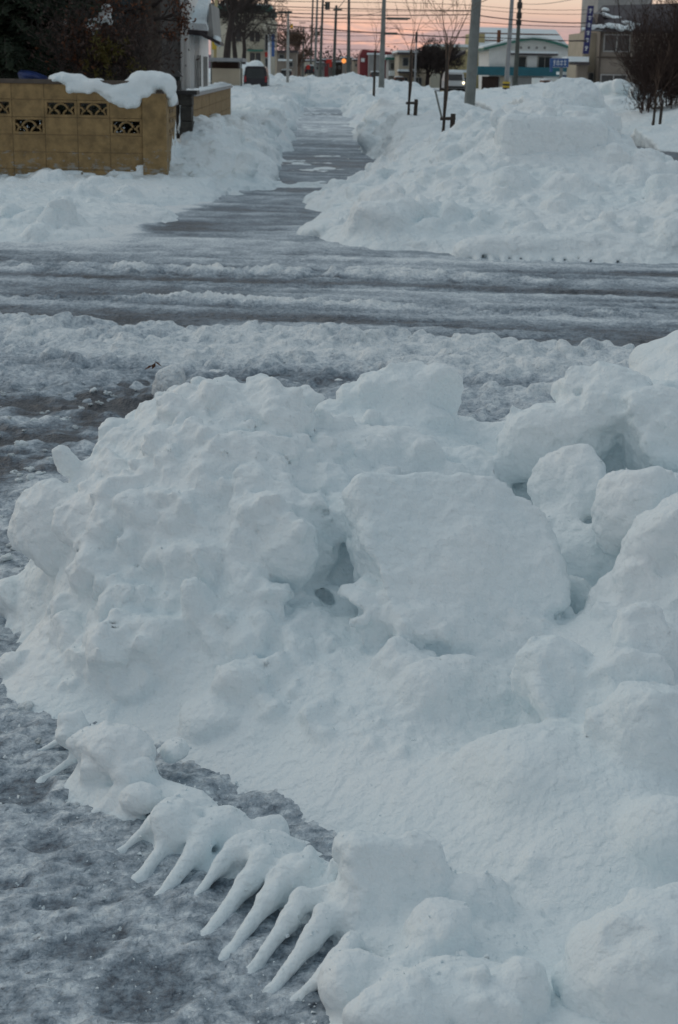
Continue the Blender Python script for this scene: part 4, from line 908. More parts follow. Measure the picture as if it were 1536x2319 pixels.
# ------------------------------------------------------------------ snow on the wall
rng = np.random.default_rng(15)
s = Solid((X(100, Yw), Yw - .32, .85), (X(418, Yw) + .05, Yw + .55, 1.75), .0135); s.H = np.full((s.n[0], s.n[1]), -1, np.float32)
def cb(px, py, rpx, rpy, ry=.16, dy=.08, **k): rx = rpx / FP * Yw; s.blob(P(px, py, Yw + dy), (rx, ry, rpy / FP * Yw), k=.03, cuts=3, rng=rng, cutd=.8)
for a in [(128, 178, 14, 8), (150, 178, 22, 14), (172, 188, 24, 20), (198, 196, 22, 14), (160, 202, 9, 10), (178, 198, 18, 12), (203, 204, 8, 9), (222, 192, 20, 12), (240, 200, 26, 14), (262, 208, 26, 18), (285, 205, 28, 20), (270, 224, 30, 14), (300, 225, 26, 18), (292, 238, 12, 10), (250, 214, 22, 12), (320, 192, 34, 26), (345, 182, 34, 18), (365, 184, 26, 20), (382, 196, 16, 24), (308, 236, 10, 10), (330, 208, 24, 16), (276, 232, 8, 10)]:
    cb(*a)
cb(388, 226, 14, 14, .2, .35); cb(395, 218, 8, 12, .25, .6)
s.noise(lambda x, y, z: -(.018 * fbm(x, y, z, .16, 4, 16) + .008 * (1 - worley(x, y, z, .07, 17))), .05)
tag(s.mesh('drooping_snow', 'snow_near'), 'thick drooping cap of snow on top of the yellow block wall', 'snow', kind='thing')

# ------------------------------------------------------------------ gate pillar and the second wall
gp = thing('gate_pillar', 'dark rough stone gate pillar between the two block walls', 'pillar', (X(420, 21, 300), 21, 0))
rng = np.random.default_rng(6); m_ = MB(); z0 = 0
Yg = 20.9; xa, xb = X(405, Yg, 250), X(437, Yg, 250); z1 = Z(214, Yg, 420)
while z0 < z1: h_ = min(.2, z1 - z0 + .001); e = rng.uniform(0, .02); m_.box(xa + e, xb - e, Yg + e, Yg + .35, z0 + .006, z0 + h_); z0 += .2
m_.build('stones', 'dark_stone', gp)
MB().box(xa - .05, xb + .06, Yg - .05, Yg + .42, z1, z1 + .05).build('cap', 'black', gp)
w2 = thing('block_wall', 'brown block wall with grey coping running back behind the dark gate pillar', 'wall', (X(440, 23, 250), 23, 0))
xw = X(440, 22.4, 250); Ya, Yb = 21.6, 22.4
A = P(438, 208, 22.4); Bv = P(523, 197, 33.0)
def wl(t_, off=0): return A[0] + (Bv[0] - A[0]) * t_ + off, 22.4 + (33 - 22.4) * t_
m_ = MB(); mm = MB()
ztw = (A[2] + Bv[2]) / 2 - .04
for i in range(6):
    for k in range(6):
        t0, t1 = i / 6 + .002, (i + 1) / 6 - .002; (xa0, ya0), (xb0, yb0) = wl(t0), wl(t1); zk = ztw - .2 * k
        m_.add([(xa0, ya0, zk - .192), (xb0, yb0, zk - .192), (xb0, yb0, zk), (xa0, ya0, zk), (xa0 - .12, ya0, zk - .192), (xb0 - .12, yb0, zk - .192), (xb0 - .12, yb0, zk), (xa0 - .12, ya0, zk)], [(0, 1, 2, 3), (7, 6, 5, 4), (3, 2, 6, 7), (0, 4, 5, 1), (1, 5, 6, 2), (0, 3, 7, 4)])
(x0, y0), (x1, y1) = wl(0, -.01), wl(.999, -.01)
mm.add([(x0, y0, 0), (x1, y1, 0), (x1, y1, ztw - .01), (x0, y0, ztw - .01), (x0 - .1, y0, 0), (x1 - .1, y1, 0), (x1 - .1, y1, ztw - .01), (x0 - .1, y0, ztw - .01)], [(0, 1, 2, 3), (7, 6, 5, 4), (3, 2, 6, 7), (0, 4, 5, 1), (1, 5, 6, 2), (0, 3, 7, 4)])
m_.build('blocks', 'beige_wall' if 'beige_wall' in MATS else 'wall_block', w2); mm.build('mortar', 'wall_mortar', w2)
def slab_along(off0, off1, za, zb_, nm, mt, par, jit=0):
    V = []; F = []; n_ = 24; r = np.random.default_rng(3)
    for i in range(n_ + 1):
        a_ = wl(i / n_, off0); b_ = wl(i / n_, off1); dz = r.uniform(0, jit) if jit else 0
        V += [(a_[0], a_[1], za), (b_[0], b_[1], za), (b_[0], b_[1], zb_ + dz * .4), (a_[0], a_[1], zb_ + dz)]
    for i in range(n_):
        for j in range(4): F.append((i * 4 + j, i * 4 + (j + 1) % 4, (i + 1) * 4 + (j + 1) % 4, (i + 1) * 4 + j))
    F += [(3, 2, 1, 0), tuple(n_ * 4 + j for j in range(4))]
    mb = MB(); mb.add(V, F); return mb.build(nm, mt, par)
slab_along(-.17, .04, ztw + .002, ztw + .045, 'coping', 'steel', w2)
tag(slab_along(-.15, .01, ztw + .048, ztw + .06, 'snow_dusting', 'snow_far', None, .05), 'thin dusting of snow lying on the coping of the brown block wall', 'snow', kind='thing')
# garden lantern
gl = thing('garden_lantern', 'small black garden lantern post in front of the white house', 'lantern', (X(402, 24, 200), 24, 0))
xl = X(402, 24, 190); MB().tube([(xl, 24, .3), (xl, 24, Z(182, 24, 402))], .03, 8).build('post', 'black', gl)
z_ = Z(182, 24, 402); zt_ = Z(166, 24, 402); m_ = MB(); m_.box(xl - .05, xl + .05, 23.95, 24.05, z_, zt_ - .05); m_.build('lamp_housing', 'glass', gl)
MB().add([(xl - .09, 23.91, zt_ - .05), (xl + .09, 23.91, zt_ - .05), (xl + .09, 24.09, zt_ - .05), (xl - .09, 24.09, zt_ - .05), (xl, 24, zt_ + .05)], [(0, 1, 4), (1, 2, 4), (2, 3, 4), (3, 0, 4), (3, 2, 1, 0)]).build('lantern_roof', 'black', gl)

# ------------------------------------------------------------------ houses on the left
def house(name, label, cat, px, Y, grp=None): return thing(name, label, cat, (X(px, Y), Y, 0), grp)
dh = house('dark_house', 'dark brown timber house front behind the garden trees at the left', 'house', 150, 29)
m_ = MB()
xa, xb = X(-200, 29), X(366, 29)
x = xa
while x < xb: m_.box(x, min(x + .145, xb), 29, 29.05, 0, 6); x += .15
m_.build('boards', 'brown_wall', dh); MB().box(xa, xb, 29.06, 33, 0, 6).build('wall', 'brown_wall', dh)
window(dh, 112, 20, 128, 100, 28.98, 'beige', mull=0, pane='beige'); window(dh, 240, -40, 300, 60, 28.98, 'brown_wall')
wh = house('white_house', 'white ribbed metal-clad house with a snowy lean-to roof behind the walls', 'house', 410, 33)
m_ = MB(); xa, xb = X(300, 33), X(430, 33); x = xa
while x < xb - .02: m_.box(x, x + .05, 32.97, 33.0, 0, 6); x += .085
m_.build('metal_ribs', 'white_siding', wh); MB().box(xa, xb, 33.002, 38, 0, 6).build('wall', 'white_siding', wh)
MB().box(X(398, 33), X(402, 33), 32.9, 32.965, 0, 6).build('corner_trim', 'frame', wh)
pbox(MB(), 418, 60, 440, 207, 33.2, 3, 0).build('annex_wall', 'white_paint', wh)
pbox(MB(), 440, 60, 452, 207, 33.4, 2.8, 0).build('side_wall', 'white_siding', wh)
window(wh, 441, 98, 449, 114, 33.35, 'white_paint', mull=0); pbox(MB(), 416, 138, 430, 152, 33.1, .1).build('meter_box', 'white_paint', wh)
m_ = MB(); m_.tube([(X(450, 33.2), 33.2, 0), (X(450, 33.2), 33.2, Z(125, 33, 450))], .03, 6); m_.build('downpipe', 'frame', wh)
pbox(MB(), 452, 125, 455, 208, 33.3, .1, 0).build('door_post', 'concrete_dark', wh); pbox(MB(), 455, 128, 470, 208, 34.5, .1, 0).build('door', 'grey_wall', wh)
# gable end and sloping roof with snow
Yr = 33.1
pr = [(X(400, Yr, 10), Z(8, Yr, 400)), (X(478, Yr, 10), Z(8, Yr, 478)), (X(482, Yr, 60), Z(84, Yr, 482)), (X(402, Yr, 60), Z(78, Yr, 402))]
m_ = MB(); a, b_, c, d = [P(*q) for q in ((398, 76, 33.0), (470, 82, 33.0), (476, 12, 36.5), (404, 8, 36.5))]
o_ = np.array([0, 0, .10]); m_.add([a, b_, c, d, a + o_, b_ + o_, c + o_, d + o_], [(0, 3, 2, 1), (4, 5, 6, 7), (0, 1, 5, 4), (1, 2, 6, 5), (2, 3, 7, 6), (3, 0, 4, 7)])
rf = m_.build('roof', 'dark_roof', wh)
o2 = np.array([.02, .02, .102]); o3 = np.array([-.02, 0, .24]); m_ = MB(); m_.add([a + o2, b_ + o2, c + o2, d + o2, a + o3, b_ + o3, c + o3, d + o3], [(0, 3, 2, 1), (4, 5, 6, 7), (0, 1, 5, 4), (1, 2, 6, 5), (2, 3, 7, 6), (3, 0, 4, 7)]); m_.build('roof_snow', 'snow_far', rf)
pg = [P(470, 82, 33.3), P(484, 84, 33.3), P(478, 8, 33.3), P(474, 8, 33.3)]; MB().prism([(q[0], q[2]) for q in pg], 33.3, 36).build('gable', 'grey_wall', wh)
e0, e1 = P(450, 78, 33.0), P(500, 103, 33.0); MB().prism([(e0[0], e0[2]), (e1[0], e1[2]), (e1[0], e1[2] + .07), (e0[0], e0[2] + .07)], 32.7, 34).build('porch_roof', 'dark_roof', wh)
s = Solid(P(478, 106, 32.6) + np.array([0, 0, -.05]), P(506, 78, 34.0) + np.array([0, 0, .05]), .03); c0 = P(492, 92, 33.2); s.blob(c0, (.14, .5, .09), Euler((0, R(18), 0)), k=.03); s.blob(c0 + np.array([.05, 0, -.02]), (.08, .5, .09), k=.03); s.noise(lambda x, y, z: -.02 * fbm(x, y, z, .2, 3, 5), .05)
tag(s.mesh('roof_snow', 'snow_far'), 'snow bulging over the lower end of the white house porch roof', 'snow', kind='thing')

# shed / parking shelter
sh = house('storage_shed', 'beige storage shed with a flat grey roof on thin posts', 'shed', 508, 60)
pbox(MB(), 478, 155, 543, 205, 60, 2.5, 0).build('wall', 'beige', sh); pbox(MB(), 463, 131, 550, 139, 59.5, 3.5).build('roof', 'steel', sh)
for q in (477, 545): pbox(MB(), q, 139, q + 3, 218, 59.4, .06, .2).build('post', 'concrete_dark', sh)
pbox(MB(), 480, 140, 540, 155, 60.6, 1.5).build('upper_wall', 'twig_red', sh)
m_ = MB(); pbox(m_, 457, 165, 463, 190, 52, .3); tag(m_.build('yellow_sign', 'yellow_paint'), 'small yellow board leaning beside the beige shed', 'board')
yp = thing('yellow_pole', 'thin yellow-brown pole with a yellow cable box rising behind the white house', 'pole', (X(489, 62, 200), 62, 0))
MB().tube([P(486, 200, 62), P(491, -60, 62)], .06, 8).build('pole', 'yellow_wall', yp); pbox(MB(), 480, 80, 490, 112, 61.7, .2).build('cable_box', 'yellow_paint', yp)

# van
def car(px0, px1, pyb, Y, mat, label, snow=True, name='parked_car', lights='tail_light', hgt=1.6, grp=None, lz=None, rear=True):
    x0, x1 = X(px0, Y, pyb), X(px1, Y, pyb); w_ = x1 - x0; z0 = Z(pyb, Y, (px0 + px1) / 2); k = w_ / 1.75; c = (x0 + x1) / 2
    t_ = thing(name, label, 'car', (c, Y, z0), grp)
    H = hgt * k; m_ = MB(); L_ = 4.2 * k
    prof = [(x0, z0 + .22 * k), (x1, z0 + .22 * k), (x1, z0 + .85 * k), (x1 - .12 * k, z0 + H * .93), (x1 - .28 * k, z0 + H), (x0 + .28 * k, z0 + H), (x0 + .12 * k, z0 + H * .93), (x0, z0 + .85 * k)]
    m_.prism(prof, Y, Y + L_); b_ = m_.build('body', mat, t_)
    MB().prism([(x0 + .18 * k, z0 + .9 * k), (x1 - .18 * k, z0 + .9 * k), (x1 - .28 * k, z0 + H * .9), (x0 + .28 * k, z0 + H * .9)], Y - .02, Y + .01).build('windscreen', 'glass', t_)
    for sx in (x0 + .03 * k, x1 - .19 * k): MB().box(sx, sx + .16 * k, Y - .03, Y + .05, z0 + .62 * k, z0 + (1.05 if rear else .8) * k).build('tail_light' if rear else 'headlight', lights, t_)
    MB().box(x0 + .02, x1 - .02, Y - .08 * k, Y + .02, z0 + .25 * k, z0 + .42 * k).build('bumper', 'black', t_)
    for sx in (x0 + .02 * k, x1 - .24 * k):
        for yy in (Y + .7 * k, Y + 3.3 * k): MB().tube([(sx, yy, z0 + .3 * k), (sx + .22 * k, yy, z0 + .3 * k)], .31 * k, 12).build('wheel', 'tyre', t_)
    if snow: MB().prism([(x0 + .16 * k, z0 + H * .985), (x1 - .16 * k, z0 + H * .985), (x1 - .2 * k, z0 + H + .16 * k), (c, z0 + H + .24 * k), (x0 + .22 * k, z0 + H + .14 * k)], Y + .1, Y + L_ * .8).build('roof_snow', 'snow_far', t_)
    return t_
car(552, 606, 206, 74, 'car_dark', 'dark blue van parked tail-on beside the shed with red lamps', snow=False, hgt=1.75)
hedge_s = Solid(P(540, 172, 79) - np.array([.3, .5, .3]), P(608, 132, 83) + np.array([.3, .5, .2]), .07)
for (px, py, rx, rz) in ((565, 158, .55, .32), (580, 150, .4, .3), (555, 152, .4, .3), (592, 162, .3, .2)): hedge_s.blob(P(px, py, 81), (rx, 1.2, rz), k=.1, cuts=3, rng=rng)
tag(hedge_s.mesh('snowy_bush', 'snow_far'), 'low bush buried in snow just behind the dark van', 'bush', kind='thing')
# commercial building
cbd = house('commercial_building', 'cream two-storey shop building with green roof edge and snow on top', 'building', 560, 105)
YB = 105
pbox(MB(), 478, 22, 612, 200, YB, 12, 0).build('wall', 'cream', cbd)
g_ = pbox(MB(), 470, 14, 616, 25, YB - .6, 13).build('roof_edge', 'green_roof', cbd); pbox(MB(), 475, 8, 613, 14, YB - .3, 12).build('roof_snow', 'snow_far', g_)
pbox(MB(), 596, 48, 626, 78, YB - 2, 2).build('balcony', 'cream', cbd)
pbox(MB(), 600, 118, 607, 129, YB - .15, .1).build('red_panel', 'red_paint', cbd); window(cbd, 600, 78, 608, 116, YB - .05, mull=0); window(cbd, 600, 131, 608, 165, YB - .05, mull=0)
window(cbd, 565, 118, 592, 140, YB - .05, 'cream'); window(cbd, 520, 60, 548, 95, YB - .05, 'cream'); window(cbd, 565, 70, 590, 95, YB - .05, 'cream')
pbox(MB(), 560, 112, 596, 116, YB - .5, .5).build('awning', 'green_roof', cbd)
pbox(MB(), 607, 78, 613, 180, YB - 2, .3, 0).build('column', 'white_paint', cbd); pbox(MB(), 624, 78, 627, 180, YB - 2, .3, 0).build('column', 'beige', cbd)
vb = thing('shop_sign', 'tall blue vertical sign on the corner of the cream shop building', 'sign', (X(618, YB - 2.4, 120), YB - 2.4, 3)); pbox(MB(), 615, 77, 622, 128, YB - 2.4, .2).build('board', 'blue_paint', vb); pbox(MB(), 616, 20, 624, 46, YB - 2.4, .3).build('upper_board', 'concrete_dark', vb)

# ------------------------------------------------------------------ trees
def leaf_mesh(pts, size, r, flat=.5):
    n_ = len(pts); pts = np.asarray(pts); d = r.normal(size=(n_, 3)); d /= np.linalg.norm(d, axis=1)[:, None]; e = r.normal(size=(n_, 3)); e = np.cross(d, e); e /= np.linalg.norm(e, axis=1)[:, None]
    sz = size * r.uniform(.6, 1.4, n_)[:, None]
    V = np.stack([pts - d * sz, pts + e * sz * flat, pts + d * sz, pts - e * sz * flat], 1).reshape(-1, 3); F = np.arange(n_ * 4).reshape(-1, 4); return V, F
def np_part(name, V, F, mat, parent): 
    root = parent
    while root.parent: root = root.parent
    return mesh_np(name, V - ROOT[root], F, mat, parent, smooth=False)
def grow(r, p, d, ln, rad_, depth, mb, tips, up=.12, spread=.7, kids=(2, 4), shrink=.68, segs=4, minr=.003, n_=5, all_=None):
    pts = [np.array(p)]; rs = [rad_]; d = np.array(d, float)
    for i in range(segs):
        d = d + r.normal(size=3) * .16 + np.array([0, 0, up * .5]); d /= np.linalg.norm(d); pts.append(pts[-1] + d * ln / segs); rs.append(max(minr, rad_ * (1 - .55 * (i + 1) / segs)))
    mb.tube(pts, rs, n_ if depth > 1 else 3)
    if all_ is not None and depth <= 2: all_ += pts[1:]
    if depth == 0: tips.append(pts[-1]); return
    for k in range(r.integers(*kids) + 1):
        i = r.integers(1, segs + 1) if k else segs; q = d + r.normal(size=3) * spread; q /= np.linalg.norm(q)
        grow(r, pts[i], q, ln * shrink * r.uniform(.75, 1.2), max(minr, rs[i] * .65), depth - 1, mb, tips, up, spread, kids, shrink, segs, minr, n_, all_)
# conifer at the far left
r = np.random.default_rng(2)
cf = thing('conifer_tree', 'dense dark green conifer hanging over the left end of the block wall', 'tree', (X(20, 21.5, 200), 21.8, 0))
xc = X(10, 21.8, 100); MB().tube([(xc, 21.9, 0), (xc, 21.9, 2.2), (xc, 21.9, 6)], [.16, .13, .06], 10).build('trunk', 'bark', cf)
Vs = []; mb = MB()
for i in range(560):
    z0 = r.uniform(1.30, 3.4); a_ = r.uniform(0, 6.283); ln = (1.5 - .14 * (z0 - 1.5)) * r.uniform(.55, 1.12); 
    st_ = np.array([xc, 21.9, z0 + .1]); dr = np.array([math.cos(a_), math.sin(a_), 0]); pts = [st_ + dr * ln * t_ + np.array([0, 0, -.22 * t_ ** 1.5 * ln + .05 * t_]) for t_ in np.linspace(0, 1, 6)]
    mb.tube(pts, list(np.linspace(.014, .003, 6)), 4)
    side = np.array([-dr[1], dr[0], 0])
    for k in range(34):
        t_ = r.uniform(.12, 1); b0 = st_ + dr * ln * t_ + np.array([0, 0, -.22 * t_ ** 1.5 * ln + .05 * t_]); sg = r.choice([-1, 1]); tl_ = r.uniform(.08, .24) * (1.15 - t_ * .6)
        dd = dr * .6 + side * sg + np.array([0, 0, -r.uniform(.0, .5)]); dd /= np.linalg.norm(dd); up_ = np.array([0, 0, 1.]) * r.uniform(.010, .022) + side * r.uniform(-.01, .01)
        for u in range(3):
            f0 = u / 3; f1 = f0 + .42; q = r.normal(size=3) * .012
            Vs.append([b0 + dd * tl_ * f0 - up_ + q, b0 + dd * tl_ * f1 + q * 2, b0 + dd * tl_ * f0 + up_ + q, b0 + dd * tl_ * (f0 - .1) + q])
Vs = np.array(Vs).reshape(-1, 3); np_part('foliage', Vs, np.arange(len(Vs)).reshape(-1, 4), 'needle', cf); mb.build('branches', 'bark', cf)
# big garden tree with rusty leaves
gt = thing('garden_tree', 'thick-trunked garden tree with rusty leaves on spreading branches', 'tree', (X(338, 22.2, 250), 22.2, 0))
xt0, xt1 = X(338, 22.2, 200), X(337, 22.2, 0)
V = []; n_ = 28; hs = np.linspace(0, 5.5, 60); rt_ = .165
for i, h_ in enumerate(hs):
    for j in range(n_):
        a_ = 6.283 * j / n_; rr = rt_ * (1 - .03 * h_) * (1 + .05 * math.sin(a_ * 3 + h_) + .05 * r.uniform(-1, 1) + (.3 * math.exp(-h_ * 2))); V.append((xt0 + (xt1 - xt0) * h_ / 3 + rr * math.cos(a_), 22.3 + rr * math.sin(a_), h_))
F = [(i * n_ + j, i * n_ + (j + 1) % n_, (i + 1) * n_ + (j + 1) % n_, (i + 1) * n_ + j) for i in range(len(hs) - 1) for j in range(n_)]
MB().add(V, F).build('trunk', 'bark', gt)
mb = MB(); tips = []; alls = []
for (p0, p1, dep_, r0) in [((340, 45), (435, 38), 4, .035), ((345, 70), (420, 72), 4, .025), ((330, 85), (235, 78), 4, .04), ((330, 40), (230, 30), 4, .04), ((335, 90), (290, 85), 3, .03), ((330, 20), (260, -5), 4, .035), ((345, 15), (420, -10), 4, .035), ((300, 85), (200, 105), 4, .025), ((240, 60), (150, 60), 3, .025)]:
    a = P(*p0, 22.2); b_ = P(*p1, 22.0 + r.uniform(-.5, .3)); d = b_ - a; L_ = np.linalg.norm(d)
    grow(r, a, d / L_, L_ * .55, r0, dep_, mb, tips, .1, .42, (2, 4), .62, 4, .0028, 5, alls)
mb.build('branches', 'twig', gt)
tp = np.array(tips); sel = r.choice(len(alls), 1500); lp = np.array(alls)[sel] + r.normal(size=(1500, 3)) * .05
px_ok = (lp[:, 2] > Z(90, 22, 300)); V, F = leaf_mesh(lp[px_ok], .024, r); np_part('leaves', V, F, 'leaf_rust', gt)
# clumps of snow caught in the branches
s = Solid(P(180, 90, 21.6) - np.array([0, .2, 0]), P(265, 5, 22.3), .02)
for (px, py, rp, t_) in ((200, 64, 9, 30), (212, 52, 13, -20), (226, 42, 12, -30), (238, 25, 11, -30), (246, 20, 10, 0), (249, 42, 7, 70), (252, 52, 6, 70), (222, 58, 8, 0), (208, 72, 5, 50)): s.blob(P(px, py, 21.9), (rp * 1.25 / FP * 22, .12, rp * .8 / FP * 22), Euler((0, R(t_), 0)), k=.03, cuts=3, rng=rng)
s.noise(lambda x, y, z: -(.03 * fbm(x, y, z, .10, 3, 44)), .06)
tag(s.mesh('snow_clump', 'snow_far'), 'larger clump of snow caught high in the garden branches', 'snow', kind='thing')
s = Solid(P(125, 75, 21.6) - np.array([0, .2, 0]), P(165, 40, 22.3), .02)
for (px, py, rp) in ((148, 52, 9), (140, 55, 6), (131, 66, 5)): s.blob(P(px, py, 21.9), (rp * 1.2 / FP * 22, .1, rp * .55 / FP * 22), k=.02, cuts=3, rng=rng)
tag(s.mesh('snow_clump', 'snow_far'), 'small clump of snow on the conifer twigs, left of the larger clump', 'snow', kind='thing')
# olive/orange leaved shrub behind the wall
sb = thing('garden_shrub', 'brown garden shrub with upright olive and orange leaf tufts behind the wall', 'shrub', (X(250, 20.6, 220), 20.6, 0))
mb = MB(); tips = []
for i in range(26):
    a = P(r.uniform(150, 330), 215, 20.6 + r.uniform(-.3, .4)); grow(r, a, np.array([r.normal() * .35, r.normal() * .3, 1]), r.uniform(.3, .5), .012, 3, mb, tips, .25, .5, (2, 4), .7, 3, .003, 4)
mb.build('stems', 'twig', sb)
tp = np.array(tips); ctr = [P(*q, 20.4) for q in ((208, 118), (225, 110), (236, 104), (250, 100), (268, 108), (285, 95), (262, 125), (240, 132), (300, 138), (296, 145), (222, 130), (276, 118), (232, 122), (220, 86), (244, 140), (195, 148), (222, 165), (250, 172), (320, 160), (310, 165), (255, 115))]
for c in ctr: V, F = leaf_mesh(c + r.normal(size=(34, 3)) * np.array([.032, .04, .036]), .038, r, .25); np_part('leaf_tuft', V, F, 'leaf_olive', sb)
pl = np.concatenate([tp + r.normal(size=tp.shape) * .08 for _ in range(2)]); V, F = leaf_mesh(pl, .03, r, .4); np_part('dead_leaves', V, F, 'twig_red', sb)
pl = P(200, 105, 20.9) + r.normal(size=(900, 3)) * np.array([.22, .2, .17]); V, F = leaf_mesh(pl, .03, r, .5); np_part('rusty_leaves', V, F, 'leaf_rust', sb)
# low hedge added right behind the wall to darken its openings
hg = thing('added_hedge', 'low dark leafy hedge added to darken the openings of the block wall', 'hedge', (X(150, 19.5), 19.5, 0))
hp = np.stack([r.uniform(X(-40, 19.4), X(330, 19.4), 7000), r.uniform(19.25, 19.75, 7000), r.uniform(.05, 1.02, 7000)], 1); V, F = leaf_mesh(hp, .035, r, .5); np_part('leaves', V, F, 'needle', hg)
mb = MB()
for i in range(40): x_ = r.uniform(X(-40, 19.4), X(330, 19.4)); mb.tube([(x_, 19.5, 0), (x_ + r.normal() * .05, 19.5 + r.normal() * .08, .9)], .008, 4)
mb.build('stems', 'twig', hg)
# blue tarp
s = Solid(P(25, 192, 20.2) - np.array([0, .2, 0]), P(125, 145, 21.2), .03); r3 = np.random.default_rng(8)
for (px, py, rx, rz) in ((60, 172, 28, 12), (85, 178, 22, 10), (45, 170, 14, 12), (105, 184, 10, 7)): s.blob(P(px, py, 20.7), (rx / FP * 20.7, .25, rz / FP * 20.7), k=.05, cuts=4, rng=r3)
tag(s.mesh('blue_tarp', 'tarp'), 'crumpled blue tarp bundle under the conifer behind the block wall', 'tarp', kind='thing')

def bare_tree(label, px, py, Y, hgt, r0, seed, name='bare_tree', mat='twig', spread=.6, depth=5, kids=(2, 4), ln=None, grp=None, up=.18, minr=.006, lean=0):
    rr = np.random.default_rng(seed); b_ = P(px, py, Y); t_ = thing(name, label, 'tree', tuple(b_), grp); tm = MB(); top = b_ + np.array([lean * hgt, 0, hgt * .38])
    tm.tube([b_, (b_ + top) / 2 + rr.normal(size=3) * .03 * hgt * .3, top], [r0, r0 * .85, r0 * .7], 8); tm.build('trunk', mat, t_)
    m_ = MB(); tp_ = []
    for k in range(4): grow(rr, top - (top - b_) * rr.uniform(0, .45), np.array([rr.normal() * spread * .8, rr.normal() * spread * .8, 1]), (ln or hgt * .28), r0 * .5, depth - 1, m_, tp_, up, spread, kids, .74, 3, minr, 5)
    m_.build('crown', mat, t_); return t_
bare_tree('tall dark bare tree standing behind the white house porch', 512, 150, 66, 5.2, .16, 5, spread=.55, depth=6, minr=.008, lean=.05)
bare_tree('twiggy bare tree leaning right before the cream shop building', 552, 145, 70, 3.6, .10, 6, spread=.75, depth=6, minr=.009)
bare_tree('smaller bare tree in the middle, overlapping the shop building wall', 535, 150, 74, 4.6, .12, 16, spread=.7, depth=6, minr=.009, lean=-.03)
# grey tree in the far street
bare_tree('tall grey-brown bare tree far down the street among the poles', 676, 185, 150, 4.6, .2, 7, mat='twig_pale', spread=.35, depth=6, minr=.02)
bare_tree('pale twiggy tree beside the far house on the left of the street', 662, 185, 145, 2.9, .15, 8, mat='twig_pale', spread=.5, depth=6, minr=.02)
bare_tree('dark bushy tree between the beige block and the yellow house', 968, 205, 105, 3.0, .16, 9, mat='twig', spread=.8, depth=7, minr=.012)
bare_tree('brown bushy tree in front of the yellow house', 1000, 205, 102, 2.9, .14, 19, mat='twig', spread=.7, depth=6, minr=.012)

# ------------------------------------------------------------------ saplings tied to stakes
def sapling(label, base, top, Y, wpx, seed, fan, short=True, hh=1.5):
    rr = np.random.default_rng(seed); b_ = P(*base, Y); t0 = P(*top, Y); th = thing('sapling', label, 'young tree', tuple(b_), 'saplings tied to stakes in the snow')
    k = Y / FP; st_ = MB(); st_.tube([b_ - np.array([0, 0, .3]), t0], [wpx * .5 * k, wpx * .42 * k], 7); st_.build('stake', 'wood_stake', th)
    m_ = MB(); q = b_ + np.array([-.02, .05, 0]); mid = t0 + np.array([.02, .05, -.15]); m_.tube([q - np.array([0, 0, .2]), (q + mid) / 2 + np.array([.03, 0, 0]), mid], [.016, .014, .012], 6); m_.build('trunk', 'twig_pale', th)
    c_ = MB(); tp_ = []
    for (fx, fy) in fan: e = P(fx, fy, Y + rr.uniform(-.4, .4)); d = e - mid; L_ = np.linalg.norm(d); grow(rr, mid - np.array([0, 0, rr.uniform(0, .3)]), d / L_, L_ * .55, .008, 3, c_, tp_, .10, .28, (1, 3), .62, 4, .0022, 4)
    c_.build('twigs', 'twig_pale', th)
    if short:
        sx = 11 * k * (1.6 if Y < 25 else 1.3); p2 = MB(); p2.tube([b_ + np.array([sx, 0, -.3]), b_ + np.array([sx + .02, 0, .24])], .035, 7); p2.build('short_stake', 'wood_stake', th)
        MB().tube([b_ + np.array([-.05, -.03, .17]), b_ + np.array([sx + .05, -.03, .18])], .022, 6).build('crossbar', 'wood_stake', th)
    return th
sapling('sapling on a tall stake with a short second stake, nearest to the thick pole', (1004, 298), (1014, 100), 21.5, 7, 1, ((975, -60), (1000, -80), (1040, -70), (1060, -50), (1015, -90), (985, -30)))
sapling('middle sapling with short second stake, left of the nearest one', (925, 256), (932, 112), 28, 6, 2, ((925, -40), (940, -50), (950, -30), (930, 20)))
sapling('farthest sapling with one dark stake, left of the pale grey pole', (847, 206), (850, 116), 52, 6, 3, ((842, -10), (856, -20), (850, 10)), False)
sapling('sapling stub between two stakes before the dark shrub at the right', (1481, 262), (1485, 226), 36, 6, 4, ((1500, 130), (1495, 110), (1492, 100)), True)
lp_ = thing('leaning_stake', 'thin pale stake leaning beside the nearest sapling', 'stake', tuple(P(1000, 268, 22))); MB().tube([P(1001, 268, 22), P(986, 205, 22)], .014, 6).build('rod', 'concrete', lp_)
for (px, py, w_, lab) in ((1003, 275, 3, 0),): pass

# ------------------------------------------------------------------ poles
def pole(px0, py0, px1, py1, Y, w0, w1, mat, label, ext=True, name='utility_pole', arms=(), ins=(), sink=.6, grp='utility poles along the street'):
    a = P(px0, py0, Y); b_ = P(px1, py1, Y); d = (b_ - a) / (b_[2] - a[2]); a2 = a - d * sink; t2 = b_ + d * (4.5 if ext else 0); k = Y / FP / 2
    th = thing(name, label, 'pole', tuple(a), grp); MB().tube([a2, b_, t2], [w0 * k, w1 * k, w1 * k * .85], 14).build('pole', mat, th)
    for (py, x0, x1) in arms: q = P(px1, py, Y); l_ = P(x0, py, Y); r_2 = P(x1, py, Y); MB().box(l_[0], r_2[0], Y - w1 * k - .1, Y - w1 * k - .01, q[2] - .05, q[2] + .05).build('cross_arm', 'concrete_dark', th)
    for (py, s_) in ins:
        t_ = (P(px1, py, Y)[2] - a[2]); q = a + d * t_; MB().tube([q + np.array([0, 0, -s_]), q + np.array([0, 0, s_])], w1 * k * 1.7, 8).build('clamp_band', 'black', th)
    return th
pole(1062, 258, 1079.5, 0, 40, 25, 21, 'concrete', 'thickest grey concrete pole, nearest on the right of the path')
